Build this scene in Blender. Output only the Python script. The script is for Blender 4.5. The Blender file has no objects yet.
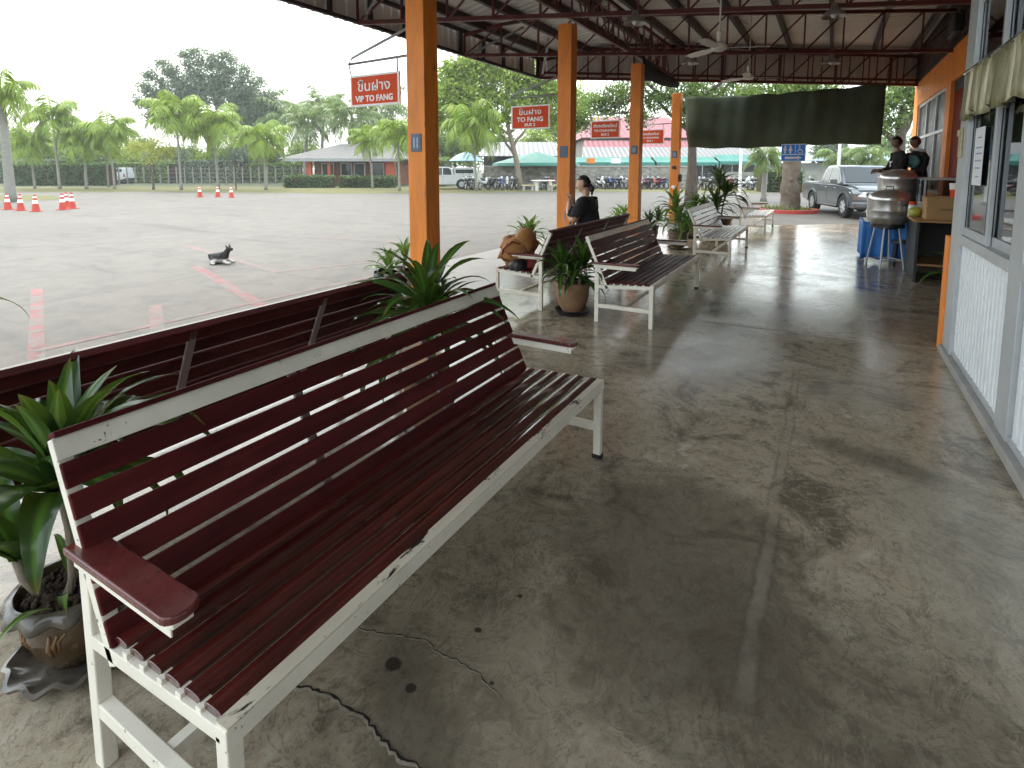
import bpy, bmesh, math, random
from mathutils import Vector, Matrix, noise as mnoise
random.seed(7)
R = math.radians
S = bpy.context.scene
COL = S.collection
# ------------------------------------------------------------------ camera model
F, CX, CY, H = 555.0, 512.0, 228.0, 1.5
TH = math.atan(60/F); PHI = math.atan(320*math.cos(TH)/F)
cf = Vector((-math.sin(PHI)*math.cos(TH), math.cos(PHI)*math.cos(TH), -math.sin(TH)))
cr = Vector((math.cos(PHI), math.sin(PHI), 0)); cu = cr.cross(cf)
fh = Vector((-math.sin(PHI), math.cos(PHI), 0))
LOT = -0.12
def ray(px, py): return cf + cr*((px-CX)/F) - cu*((py-CY)/F)
def atz(px, py, z=0.0):
    d = ray(px, py); t = (z-H)/d.z; return Vector((d.x*t, d.y*t, z))
def atx(px, py, x):
    d = ray(px, py); t = x/d.x; return Vector((x, d.y*t, H+d.z*t))
def aty(px, py, y):
    d = ray(px, py); t = y/d.y; return Vector((d.x*t, y, H+d.z*t))
def pd(px, py, D):
    """point at horizontal depth D in front of the viewpoint"""
    d = ray(px, py); t = D/d.dot(fh); return Vector((d.x*t, d.y*t, H+d.z*t))
def gd(px, D, z=LOT):
    p = pd(px, 168, D); p.z = z; return p
cam = bpy.data.cameras.new('camera'); co = bpy.data.objects.new('camera', cam); COL.objects.link(co)
cam.sensor_fit = 'HORIZONTAL'; cam.sensor_width = 36; cam.lens = F/1024*36
cam.shift_y = -(384-CY)/1024; cam.clip_start = 0.05; cam.clip_end = 3000
co.matrix_world = Matrix(((cr.x, cu.x, -cf.x, 0), (cr.y, cu.y, -cf.y, 0), (cr.z, cu.z, -cf.z, H), (0, 0, 0, 1)))
S.camera = co
# ------------------------------------------------------------------ materials
def newmat(name):
    m = bpy.data.materials.new(name); m.use_nodes = True
    nt = m.node_tree; b = nt.nodes['Principled BSDF']; return m, nt, b
def N(nt, t, **kw):
    n = nt.nodes.new(t)
    for k, v in kw.items():
        if k in n.inputs: n.inputs[k].default_value = v
        else: setattr(n, k, v)
    return n
def L(nt, a, b): nt.links.new(a, b)
def ramp(nt, fac, stops):
    n = nt.nodes.new('ShaderNodeValToRGB'); e = n.color_ramp.elements
    while len(e) < len(stops): e.new(0.5)
    for i, (p, c) in enumerate(stops):
        e[i].position = p; e[i].color = (c, c, c, 1) if isinstance(c, (int, float)) else (*c, 1)
    if fac is not None: L(nt, fac, n.inputs['Fac'])
    return n.outputs['Color']
def objco(nt, scale=(1, 1, 1)):
    t = nt.nodes.new('ShaderNodeTexCoord'); m = nt.nodes.new('ShaderNodeMapping'); m.inputs['Scale'].default_value = scale
    L(nt, t.outputs['Object'], m.inputs['Vector']); return m.outputs['Vector']
def noise(nt, v, scale, detail=4, rough=.55, dist=0.0):
    n = N(nt, 'ShaderNodeTexNoise', Scale=scale, Detail=detail, Roughness=rough, Distortion=dist)
    L(nt, v, n.inputs['Vector']); return n.outputs['Fac']
def mixc(nt, fac, a, b, mode='MIX'):
    n = nt.nodes.new('ShaderNodeMix'); n.data_type = 'RGBA'; n.blend_type = mode
    for s, val in ((n.inputs[0], fac), (n.inputs[6], a), (n.inputs[7], b)):
        if hasattr(val, 'is_linked'): L(nt, val, s)
        elif isinstance(val, (int, float)): s.default_value = val
        else: s.default_value = (*val, 1)
    return n.outputs[2]
def bump(nt, b, h, strength=.3, dist=.01):
    n = N(nt, 'ShaderNodeBump', Strength=strength, Distance=dist); L(nt, h, n.inputs['Height']); L(nt, n.outputs['Normal'], b.inputs['Normal'])
def math_n(nt, op, a, b=0.0):
    n = nt.nodes.new('ShaderNodeMath'); n.operation = op
    for i, v in enumerate((a, b)):
        if hasattr(v, 'is_linked'): L(nt, v, n.inputs[i])
        else: n.inputs[i].default_value = v
    return n.outputs[0]
_simple = {}
def mat(name, c, rough=.5, var=.18, scale=6, metal=0.0, bmp=0.0, coat=0.0, spots=None, rvar=.1, stretch=(1, 1, 1), island=0.0, spec=.5):
    """painted or bare surface with tone variation; spots=(colour, amount) adds chips, stains or rust"""
    if name in _simple: return _simple[name]
    m, nt, b = newmat(name); v = objco(nt, stretch)
    f = noise(nt, v, scale, 6, .62, .3)
    col = mixc(nt, ramp(nt, f, [(.3, 0.0), (.7, 1.0)]), [x*(1-var) for x in c], [min(1, x*(1+var)) for x in c])
    if island:
        g = nt.nodes.new('ShaderNodeNewGeometry')
        h = N(nt, 'ShaderNodeHueSaturation'); L(nt, col, h.inputs['Color'])
        L(nt, math_n(nt, 'MULTIPLY_ADD', g.outputs['Random Per Island'], island), h.inputs['Value'])
        h.inputs['Value'].default_value = 1
        ma = nt.nodes.new('ShaderNodeMapRange'); L(nt, g.outputs['Random Per Island'], ma.inputs[0]); ma.inputs[3].default_value = 1-island; ma.inputs[4].default_value = 1+island
        L(nt, ma.outputs[0], h.inputs['Value']); col = h.outputs['Color']
    if spots:
        s = noise(nt, v, spots[2] if len(spots) > 2 else 40, 5, .7, .5)
        col = mixc(nt, ramp(nt, s, [(spots[1], 0.0), (spots[1]+.04, 1.0)]), col, spots[0])
    L(nt, col, b.inputs['Base Color'])
    r = ramp(nt, noise(nt, v, scale*2.3, 4), [(.25, max(.02, rough-rvar)), (.75, min(1, rough+rvar))]); L(nt, r, b.inputs['Roughness'])
    b.inputs['Metallic'].default_value = metal
    b.inputs['Specular IOR Level'].default_value = spec
    if coat: b.inputs['Coat Weight'].default_value = coat; b.inputs['Coat Roughness'].default_value = .12
    if bmp: bump(nt, b, noise(nt, v, scale*5, 5, .6), bmp, .01)
    _simple[name] = m; return m
def leafmat(name, c1, c2, rough=.4, trans=.3, island=.35, stripe=None):
    m, nt, b = newmat(name); g = nt.nodes.new('ShaderNodeNewGeometry'); v = objco(nt)
    col = mixc(nt, g.outputs['Random Per Island'], c1, c2)
    f = noise(nt, v, 1.2, 3)
    hs = nt.nodes.new('ShaderNodeHueSaturation'); L(nt, col, hs.inputs['Color'])
    mr = nt.nodes.new('ShaderNodeMapRange'); L(nt, f, mr.inputs[0]); mr.inputs[1].default_value = .3; mr.inputs[2].default_value = .7
    mr.inputs[3].default_value = 1-island; mr.inputs[4].default_value = 1+island; L(nt, mr.outputs[0], hs.inputs['Value']); col = hs.outputs['Color']
    if stripe:
        uv = nt.nodes.new('ShaderNodeUVMap'); sp = nt.nodes.new('ShaderNodeSeparateXYZ'); L(nt, uv.outputs['UV'], sp.inputs[0])
        d = math_n(nt, 'ABSOLUTE', math_n(nt, 'SUBTRACT', sp.outputs[0], .5))
        veins = nt.nodes.new('ShaderNodeTexWave'); veins.inputs['Scale'].default_value = 6; veins.inputs['Distortion'].default_value = .6
        L(nt, uv.outputs['UV'], veins.inputs['Vector'])
        col = mixc(nt, ramp(nt, d, [(.04, .75), (.2, 0.0)]), col, stripe)
        col = mixc(nt, ramp(nt, sp.outputs[1], [(.86, 0.0), (1.0, .9)]), col, (.20, .13, .05))
        col = mixc(nt, math_n(nt, 'MULTIPLY', veins.outputs['Fac'], .18), col, stripe)
    L(nt, col, b.inputs['Base Color']); b.inputs['Roughness'].default_value = rough
    out = nt.nodes['Material Output']; tr = nt.nodes.new('ShaderNodeBsdfTranslucent'); L(nt, mixc(nt, .35, col, (.35, .5, .05)), tr.inputs['Color'])
    mx = nt.nodes.new('ShaderNodeMixShader'); mx.inputs[0].default_value = trans
    L(nt, b.outputs[0], mx.inputs[1]); L(nt, tr.outputs[0], mx.inputs[2]); L(nt, mx.outputs[0], out.inputs['Surface'])
    return m
# ------------------------------------------------------------------ mesh builder
class MB:
    def __init__(s): s.v = []; s.f = []; s.uv = {}; s.mi = []
    def add(s, vs, fs, mi=0):
        o = len(s.v); s.v += [tuple(v) for v in vs]; s.f += [tuple(i+o for i in f) for f in fs]; s.mi += [mi]*len(fs); return s
    def box(s, x0, y0, z0, x1, y1, z1, mi=0):
        x0, x1 = min(x0, x1), max(x0, x1); y0, y1 = min(y0, y1), max(y0, y1); z0, z1 = min(z0, z1), max(z0, z1)
        v = [(x0, y0, z0), (x1, y0, z0), (x1, y1, z0), (x0, y1, z0), (x0, y0, z1), (x1, y0, z1), (x1, y1, z1), (x0, y1, z1)]
        return s.add(v, [(3, 2, 1, 0), (4, 5, 6, 7), (0, 1, 5, 4), (1, 2, 6, 5), (2, 3, 7, 6), (3, 0, 4, 7)], mi)
    def bar(s, a, b, w, h, up=(0, 0, 1), mi=0):
        a = Vector(a); b = Vector(b); d = (b-a).normalized(); up = Vector(up)
        if abs(d.dot(up)) > .99: up = Vector((0, 1, 0))
        sd = d.cross(up).normalized(); u = sd.cross(d); v = []
        for p in (a, b):
            for i, j in ((-1, -1), (1, -1), (1, 1), (-1, 1)): v.append(p+sd*(i*w/2)+u*(j*h/2))
        return s.add(v, [(3, 2, 1, 0), (4, 5, 6, 7), (0, 1, 5, 4), (1, 2, 6, 5), (2, 3, 7, 6), (3, 0, 4, 7)], mi)
    def tube(s, pts, rad, n=8, cap=True, mi=0):
        pts = [Vector(p) for p in pts]; k = len(pts)
        rs = rad if isinstance(rad, (list, tuple)) else [rad]*k
        v = []; ref = Vector((0.13, .27, 1)).normalized()
        for i, p in enumerate(pts):
            d = (pts[min(i+1, k-1)]-pts[max(i-1, 0)]).normalized()
            a = d.cross(ref)
            if a.length < .1: a = d.cross(Vector((1, 0, 0)))
            a.normalize(); c = d.cross(a)
            for j in range(n):
                t = 2*math.pi*j/n; v.append(p+(a*math.cos(t)+c*math.sin(t))*rs[i])
        f = [(i*n+j, i*n+(j+1) % n, (i+1)*n+(j+1) % n, (i+1)*n+j) for i in range(k-1) for j in range(n)]
        if cap: f += [tuple(range(n-1, -1, -1)), tuple((k-1)*n+j for j in range(n))]
        return s.add(v, f, mi)
    def lathe(s, prof, n=24, c=(0, 0, 0), wob=None, mi=0):
        v = []; c = Vector(c)
        for i, (r, z) in enumerate(prof):
            for j in range(n):
                t = 2*math.pi*j/n; rr, zz = r, z
                if wob: rr, zz = wob(i, t, r, z)
                v.append(c+Vector((rr*math.cos(t), rr*math.sin(t), zz)))
        f = [(i*n+j, i*n+(j+1) % n, (i+1)*n+(j+1) % n, (i+1)*n+j) for i in range(len(prof)-1) for j in range(n)]
        return s.add(v, f, mi)
    def ell(s, c, r, nu=12, nv=8, rot=None, mi=0):
        v = []; c = Vector(c)
        for i in range(nv+1):
            a = -math.pi/2+math.pi*i/nv
            for j in range(nu):
                t = 2*math.pi*j/nu; p = Vector((r[0]*math.cos(a)*math.cos(t), r[1]*math.cos(a)*math.sin(t), r[2]*math.sin(a)))
                v.append(c+(rot @ p if rot else p))
        f = [(i*nu+j, i*nu+(j+1) % nu, (i+1)*nu+(j+1) % nu, (i+1)*nu+j) for i in range(nv) for j in range(nu)]
        return s.add(v, f, mi)
    def prism(s, poly, axis, a, b, mi=0):
        """polygon in the two other axes, extruded along axis from a to b"""
        def P(u, w, t): return {'x': (t, u, w), 'y': (u, t, w), 'z': (u, w, t)}[axis]
        n = len(poly); v = [P(u, w, a) for u, w in poly]+[P(u, w, b) for u, w in poly]
        f = [(i, (i+1) % n, n+(i+1) % n, n+i) for i in range(n)]+[tuple(range(n-1, -1, -1)), tuple(range(n, 2*n))]
        return s.add(v, f, mi)
    def quad(s, a, b, c, d, mi=0): return s.add([a, b, c, d], [(0, 1, 2, 3)], mi)
    def ribbon(s, rows, mi=0):
        """rows: list of equal-length point lists, gives uv u across v along"""
        o = len(s.v); k = len(rows[0]); n = len(rows)
        for r_ in rows: s.v += [tuple(p) for p in r_]
        for i in range(n-1):
            for j in range(k-1):
                f = (o+i*k+j, o+i*k+j+1, o+(i+1)*k+j+1, o+(i+1)*k+j)
                s.uv[len(s.f)] = [(j/(k-1), i/(n-1)), ((j+1)/(k-1), i/(n-1)), ((j+1)/(k-1), (i+1)/(n-1)), (j/(k-1), (i+1)/(n-1))]
                s.f.append(f); s.mi.append(mi)
        return s
    def build(s, name, m, parent=None, smooth=False, bevel=0.0, solid=0.0, recalc=True, seg=2):
        me = bpy.data.meshes.new(name); me.from_pydata(s.v, [], s.f)
        ms = m if isinstance(m, (list, tuple)) else [m]
        for x in ms: me.materials.append(x)
        if len(ms) > 1: me.polygons.foreach_set('material_index', s.mi)
        if s.uv:
            uvl = me.uv_layers.new(name='UVMap')
            for p in me.polygons:
                if p.index in s.uv:
                    for li, c in zip(p.loop_indices, s.uv[p.index]): uvl.data[li].uv = c
        if recalc and not s.uv:
            bm = bmesh.new(); bm.from_mesh(me); bmesh.ops.recalc_face_normals(bm, faces=bm.faces); bm.to_mesh(me); bm.free()
        if smooth:
            me.polygons.foreach_set('use_smooth', [True]*len(me.polygons))
            if smooth != 'all': me.set_sharp_from_angle(angle=R(40))
        o = bpy.data.objects.new(name, me); COL.objects.link(o)
        if parent: o.parent = parent
        if solid: q = o.modifiers.new('s', 'SOLIDIFY'); q.thickness = solid; q.offset = 0
        if bevel: q = o.modifiers.new('b', 'BEVEL'); q.width = bevel; q.segments = seg; q.limit_method = 'ANGLE'; q.angle_limit = R(35)
        return o
def tag(o, label=None, cat=None, group=None, kind=None):
    if label: o['label'] = label
    if cat: o['category'] = cat
    if group: o['group'] = group
    if kind: o['kind'] = kind
    return o
def thing(name, loc, label, cat, rz=0.0, group=None):
    o = bpy.data.objects.new(name, None); COL.objects.link(o); o.location = loc; o.rotation_euler = (0, 0, rz); o.empty_display_size = .1
    return tag(o, label, cat, group)
def dup(root, loc, rz, label, scale=None):
    c = root.copy(); COL.objects.link(c); c.location = loc; c.rotation_euler = (0, 0, rz); c['label'] = label
    if scale: c.scale = (scale,)*3 if isinstance(scale, (int, float)) else scale
    for ch in list(root.children):
        d = ch.copy(); COL.objects.link(d); d.parent = c
        for g in list(ch.children):
            e = g.copy(); COL.objects.link(e); e.parent = d
    return c
def struct(o): o['kind'] = 'structure'; return o
def text(name, body, m, size, parent, loc, rot, ext=.002, bold=0.0, sx=1.0):
    cu_ = bpy.data.curves.new(name, 'FONT'); cu_.body = body; cu_.size = size; cu_.align_x = 'CENTER'; cu_.align_y = 'CENTER'; cu_.extrude = ext; cu_.offset = bold
    cu_.resolution_u = 3
    t = bpy.data.objects.new('tmp', cu_); COL.objects.link(t)
    dg = bpy.context.evaluated_depsgraph_get(); me = bpy.data.meshes.new_from_object(t.evaluated_get(dg))
    bpy.data.objects.remove(t); me.materials.clear(); me.materials.append(m)
    o = bpy.data.objects.new(name, me); COL.objects.link(o); o.parent = parent; o.location = loc; o.rotation_euler = rot; o.scale = (sx, 1, 1); return o
# ------------------------------------------------------------------ world and light
w = bpy.data.worlds.new('World'); S.world = w; w.use_nodes = True; nt = w.node_tree
bg = nt.nodes['Background']; sky = nt.nodes.new('ShaderNodeTexSky'); sky.sky_type = 'NISHITA'; sky.sun_disc = False
SUN_EL, SUN_AZ = 52, 300
sky.sun_elevation = R(SUN_EL); sky.sun_rotation = R(SUN_AZ); sky.air_density = 1.6; sky.dust_density = 4.0; sky.ozone_density = 1.0
skc = mixc(nt, .62, sky.outputs['Color'], (8.2, 8.9, 9.1)); L(nt, skc, bg.inputs['Color']); bg.inputs['Strength'].default_value = .15
sl = bpy.data.lights.new('sun', 'SUN'); sl.energy = .7; sl.angle = R(16); sl.color = (1, .95, .87)
so = bpy.data.objects.new('sun', sl); COL.objects.link(so)
# sky sun_rotation is measured clockwise from +Y
sd = Vector((math.sin(R(SUN_AZ))*math.cos(R(SUN_EL)), math.cos(R(SUN_AZ))*math.cos(R(SUN_EL)), math.sin(R(SUN_EL))))
so.rotation_euler = sd.to_track_quat('Z', 'Y').to_euler()
S.view_settings.view_transform = 'Standard'; S.view_settings.look = 'None'; S.view_settings.gamma = 1; S.view_settings.exposure = 1.6
S.view_settings.use_curve_mapping = False
S.cycles.max_bounces = 8; S.cycles.diffuse_bounces = 4; S.cycles.glossy_bounces = 4; S.cycles.transparent_max_bounces = 12
S.cycles.use_denoising = True
# ------------------------------------------------------------------ materials in use
M = {}
M['maroon'] = mat('maroon paint', (.088, .013, .0135), .46, .45, 5, coat=.0, spec=.10, island=.22, spots=((.03, .012, .01), .66, 14), stretch=(4, .5, 4), bmp=.05)
M['seat'] = mat('red brown varnished slat', (.066, .010, .008), .18, .45, 6, coat=.8, island=.25, spots=((.16, .05, .035), .68, 10), stretch=(5, .5, 5), bmp=.06)
M['seatmatte'] = mat('duller red brown slat', (.080, .011, .010), .45, .35, 6, spec=.18, island=.2, spots=((.14, .05, .035), .68, 10), stretch=(5, .5, 5))
M['armwood'] = mat('worn arm board', (.115, .022, .020), .28, .4, 9, coat=.3, spots=((.02, .012, .012), .63, 22))
M['faded'] = mat('weathered slat with sky glare', (.50, .45, .43), .3, .25, 8, island=.2, coat=.2, spots=((.12, .05, .05), .6, 9), stretch=(4, .6, 4))  # worn slats, their pale base colour holds the bright sky reflection
M['cream'] = mat('chipped cream enamel', (.84, .79, .68), .38, .1, 5, spots=((.05, .032, .022), .645, 30))
M['creamworn'] = mat('flaking cream edge', (.66, .59, .47), .42, .15, 5, spots=((.012, .01, .009), .56, 18), stretch=(1, .35, 1))
M['mauve'] = mat('greyed upright', (.34, .26, .26), .4, .15, 5)
M['white'] = mat('white enamel', (.74, .73, .69), .4, .06, 5, spots=((.08, .06, .05), .7, 30))
M['orange'] = mat('orange column paint', (.76, .225, .018), .5, .2, 2.6, bmp=.1, stretch=(3, 3, .5), spots=((.42, .13, .03), .61, 7))
M['orange2'] = mat('deep orange wall paint', (.85, .26, .03), .55, .12, 2, bmp=.04)
M['steel_red'] = mat('maroon steel primer', (.11, .022, .018), .5, .3, 4)
M['steel_dark'] = mat('dark purlin steel', (.030, .014, .013), .55, .3, 4)
M['grey_steel'] = mat('grey tube', (.33, .34, .35), .4, .1, 6)
M['alu'] = mat('aluminium profile', (.50, .52, .54), .42, .07, 3, metal=.35)
M['alu_dark'] = mat('window gasket', (.03, .03, .032), .5, .2, 6)
M['whitepanel'] = mat('white ribbed panel', (.80, .83, .86), .4, .06, 2, spots=((.45, .44, .42), .68, 8))
M['concrete_ledge'] = mat('concrete ledge', (.34, .33, .31), .7, .15, 5, bmp=.2)
M['black'] = mat('black plastic', (.012, .012, .013), .35, .3, 8)
M['rubber'] = mat('tyre rubber', (.02, .02, .021), .8, .2, 10)
M['chrome'] = mat('bright metal', (.72, .72, .72), .18, .05, 8, metal=1)
M['soil'] = mat('potting soil', (.055, .035, .022), .95, .4, 25, bmp=.9)
M['terra'] = mat('terracotta', (.25, .14, .075), .75, .25, 8, bmp=.15, spots=((.42, .34, .25), .62, 6))
M['glaze'] = mat('brown glazed clay', (.085, .052, .026), .22, .5, 5, coat=.4, spots=((.19, .13, .06), .60, 8))
M['glazegrey'] = mat('grey glaze rim', (.085, .072, .056), .3, .35, 5, coat=.3, spots=((.03, .025, .02), .60, 13))
M['bag'] = mat('black bin liner', (.012, .012, .014), .22, .3, 12)
M['bark'] = mat('bark', (.085, .065, .048), .9, .35, 5, bmp=.8, stretch=(2, 2, .6))
M['palebark'] = mat('pale bark', (.24, .20, .15), .9, .25, 5, bmp=.6, stretch=(2, 2, 1.5))
M['palmtrunk'] = mat('grey palm trunk', (.23, .22, .19), .85, .18, 5, bmp=.4, stretch=(1, 1, 4))
M['redsign'] = mat('red sign face', (.66, .075, .018), .6, .08, 3, spec=.2)
M['signwhite'] = mat('white sign paint', (.82, .81, .78), .45, .04, 5)
M['blue'] = mat('blue sign face', (.02, .24, .85), .5, .1, 4)
M['plaque'] = mat('grey blue plaque', (.07, .11, .17), .4, .2, 6)
M['tarp'] = mat('dark green canvas', (.058, .078, .048), .85, .25, 2, bmp=.15)
M['bluetarp'] = mat('blue tarpaulin', (.03, .20, .62), .4, .15, 5, bmp=.25)
M['wood'] = mat('plywood edge', (.40, .22, .09), .55, .15, 4, stretch=(1, 5, 5))
M['darkpanel'] = mat('charcoal panel', (.03, .032, .036), .5, .2, 4)
M['card'] = mat('brown cardboard', (.42, .25, .11), .85, .1, 4)
M['steelpot'] = mat('spun aluminium', (.74, .72, .70), .30, .03, 3, metal=.9, stretch=(1, 1, 9), rvar=.03)
M['doorred'] = mat('dark red door', (.20, .030, .020), .7, .2, 4, spec=.1)
M['brickdark'] = mat('dark open brick', (.05, .022, .017), .85, .4, 6, bmp=.4)
M['cone'] = mat('cone orange red', (.46, .04, .020), .55, .08, 5)
M['skin'] = mat('skin', (.50, .29, .20), .5, .06, 10)
M['skin2'] = mat('tan skin', (.22, .12, .075), .5, .06, 10)
M['hair'] = mat('dark hair', (.014, .010, .009), .45, .3, 30, stretch=(1, 1, 4))
M['shirt'] = mat('black cotton', (.010, .010, .012), .9, .3, 12, bmp=.2)
M['jeans'] = mat('dark denim', (.03, .035, .05), .9, .2, 20)
M['teal'] = mat('teal cloth', (.16, .42, .43), .8, .1, 8)
M['cloth_white'] = mat('white cloth', (.7, .7, .7), .8, .08, 8)
M['bagorange'] = mat('ochre bag cloth', (.30, .13, .035), .8, .3, 8, bmp=.3)
M['redcloth'] = mat('dark red cloth', (.2, .02, .02), .8, .3, 8)
M['lampmetal'] = mat('lamp shade metal', (.35, .32, .29), .35, .1, 5, metal=.6)
M['fanwhite'] = mat('off white fan', (.62, .58, .52), .45, .06, 5)
M['leaf'] = leafmat('dracaena leaf', (.012, .036, .010), (.03, .085, .014), .24, .22, .35, stripe=(.10, .21, .03))
M['leaflight'] = leafmat('light potted leaf', (.05, .13, .02), (.12, .25, .05), .35, .3, .35, stripe=(.3, .42, .13))
M['leafdark'] = leafmat('dark potted leaf', (.012, .04, .012), (.03, .085, .02), .35, .2, .35)
M['palm'] = leafmat('palm frond', (.15, .25, .025), (.30, .38, .05), .5, .3, .3)
M['coco'] = leafmat('coconut frond', (.11, .18, .05), (.20, .26, .085), .5, .3, .3)
M['crown_light'] = leafmat('light green crown leaf', (.17, .26, .03), (.33, .42, .06), .55, .35, .45)  # the tree's own pale yellow green
M['crown_mid'] = leafmat('green crown leaf', (.075, .13, .03), (.16, .24, .055), .55, .3, .45)
M['crown_dark'] = leafmat('blue green crown leaf', (.10, .14, .09), (.17, .22, .14), .55, .25, .4)
M['crown_yellow'] = leafmat('yellow green leaf', (.28, .30, .03), (.42, .42, .07), .55, .35, .4)
M['hedge'] = leafmat('clipped hedge leaf', (.03, .07, .02), (.06, .12, .03), .6, .2, .4)
# glass
def glassmat(name, tint, gl=.03):
    m, nt, b = newmat(name); nt.nodes.remove(b); out = nt.nodes['Material Output']
    t = N(nt, 'ShaderNodeBsdfTransparent', Color=(*tint, 1)); g = N(nt, 'ShaderNodeBsdfGlossy', Roughness=gl, Color=(.9, .93, .95, 1))
    fr = N(nt, 'ShaderNodeFresnel', IOR=1.5); mx = nt.nodes.new('ShaderNodeMixShader')
    L(nt, math_n(nt, 'MULTIPLY_ADD', fr.outputs[0], 1.0), mx.inputs[0])
    mx.inputs[0].default_value = .3
    L(nt, fr.outputs[0], mx.inputs[0]); L(nt, t.outputs[0], mx.inputs[1]); L(nt, g.outputs[0], mx.inputs[2]); L(nt, mx.outputs[0], out.inputs['Surface']); return m
M['glass'] = glassmat('window glass', (.42, .42, .40))
m, nt, b = newmat('vehicle glass'); b.inputs['Base Color'].default_value = (.03, .04, .045, 1); b.inputs['Roughness'].default_value = .06; M['carglass'] = m
def carpaint(name, c, metal=.5):
    m, nt, b = newmat(name); v = objco(nt)
    L(nt, mixc(nt, noise(nt, v, 3, 3), [x*.93 for x in c], [min(1, x*1.07) for x in c]), b.inputs['Base Color'])
    b.inputs['Metallic'].default_value = metal; b.inputs['Roughness'].default_value = .32; b.inputs['Coat Weight'].default_value = .8; b.inputs['Coat Roughness'].default_value = .05; return m
M['silver'] = carpaint('blue grey metallic paint', (.12, .14, .155))
M['carwhite'] = carpaint('white car paint', (.55, .56, .56), 0)
m, nt, b = newmat('lamp glass'); b.inputs['Base Color'].default_value = (.75, .77, .78, 1); b.inputs['Roughness'].default_value = .12; M['lampglass'] = m
m, nt, b = newmat('red lens'); b.inputs['Base Color'].default_value = (.4, .02, .02, 1); b.inputs['Roughness'].default_value = .2; M['redlens'] = m
# ------------------------------------------------------------------ ground surfaces
def ellipse(nt, v, c, rx, ry, rot, n=None, edge=.35, amp=.5):
    """soft 0..1 mask of a stain with a ragged outline"""
    mp = nt.nodes.new('ShaderNodeMapping'); mp.vector_type = 'TEXTURE'
    mp.inputs['Location'].default_value = (c[0], c[1], 0); mp.inputs['Rotation'].default_value = (0, 0, rot); mp.inputs['Scale'].default_value = (rx, ry, 1)
    L(nt, v, mp.inputs['Vector']); ln = nt.nodes.new('ShaderNodeVectorMath'); ln.operation = 'LENGTH'; L(nt, mp.outputs['Vector'], ln.inputs[0])
    d = ln.outputs['Value']
    if n is not None: d = math_n(nt, 'ADD', d, math_n(nt, 'MULTIPLY', math_n(nt, 'SUBTRACT', n, .5), amp))
    return ramp(nt, d, [(max(0, 1-edge), 1.0), (1.0, 0.0)]) if edge < 1 else ramp(nt, d, [(.2, 1.0), (1.0, 0.0)])
m, nt, b = newmat('polished concrete'); v = objco(nt); M['floor'] = m
big = noise(nt, v, .55, 5, .6, .8); mid = noise(nt, v, 2.1, 8, .66, 1.6); fine = noise(nt, v, 14, 8, .7, .4); rag = noise(nt, v, 3.5, 7, .7, .8); grit = noise(nt, v, 130, 4, .85)
col = ramp(nt, big, [(.28, (.31, .26, .19)), (.5, (.385, .33, .25)), (.72, (.45, .40, .315))])
col = mixc(nt, ramp(nt, mid, [(.36, .85), (.49, .0)]), col, (.115, .094, .068))
col = mixc(nt, ramp(nt, mid, [(.56, .0), (.66, .5)]), col, (.52, .475, .40))
col = mixc(nt, ramp(nt, fine, [(.3, .7), (.50, .0)]), col, (.12, .10, .078))
col = mixc(nt, ramp(nt, grit, [(.30, .85), (.47, .0), (.60, .0), (.72, .6)]), col, (.19, .165, .13))
tw = noise(nt, v, 3.2, 9, .62, 2.6); rid = math_n(nt, 'ABSOLUTE', math_n(nt, 'SUBTRACT', tw, .5))
col = mixc(nt, ramp(nt, rid, [(.0, .42), (.022, .0)]), col, (.50, .46, .39))
tw2 = noise(nt, objco(nt, (1, .6, 1)), 5.5, 9, .6, 3.2); rid2 = math_n(nt, 'ABSOLUTE', math_n(nt, 'SUBTRACT', tw2, .47))
col = mixc(nt, ramp(nt, rid2, [(.0, .5), (.02, .0)]), col, (.085, .072, .056))
scr = noise(nt, v, 38, 6, .75, 1.2)
col = mixc(nt, ramp(nt, scr, [(.34, .6), (.44, .0)]), col, (.13, .11, .085))
col = mixc(nt, ramp(nt, scr, [(.60, .0), (.70, .45)]), col, (.50, .46, .38))
dk = ellipse(nt, v, (-.42, 2.0), .52, .80, .2, rag, .30, .9)
col = mixc(nt, math_n(nt, 'MULTIPLY', dk, .55), col, (.095, .080, .060))
ring = ellipse(nt, v, (-.40, 2.05), .42, .66, .2, rag, .5, .7)
col = mixc(nt, math_n(nt, 'MULTIPLY', ring, .22), col, (.16, .14, .115))
for c, rx, ry, rt, k, tone in (((.05, 1.7), .7, .55, .1, .5, (.085, .074, .058)), ((-.75, 1.25), .35, .5, .3, .35, (.26, .225, .17)), ((.55, 2.7), .35, .9, .2, .4, (.33, .315, .28)),
        ((.28, 3.3), .55, .16, -.3, .55, (.07, .063, .052)), ((-.95, 4.3), .6, .7, .2, .35, (.095, .086, .07)), ((-.2, 6.3), 1.4, .6, .1, .5, (.13, .105, .08)), ((-.35, 8.5), .9, .9, .1, .45, (.15, .125, .095)),
        ((-.86, 1.0), .16, .6, .9, .55, (.085, .078, .064)), ((-.62, 4.9), .35, .8, .2, .4, (.36, .35, .32)), ((.2, 4.3), .5, .5, 0, .35, (.31, .30, .27))):
    col = mixc(nt, math_n(nt, 'MULTIPLY', ellipse(nt, v, c, rx, ry, rt, rag, .6, 1.1), k), col, tone)
for px, py, r_ in ((393, 664, .030), (411, 688, .019), (478, 630, .014), (520, 596, .011), (492, 683, .008)):
    q = atz(px, py); col = mixc(nt, math_n(nt, 'MULTIPLY', ellipse(nt, v, q, r_, r_*.9, 0, fine, .25, .5), .85), col, (.03, .027, .022))
edge_ = nt.nodes.new('ShaderNodeSeparateXYZ'); L(nt, v, edge_.inputs[0])
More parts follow.
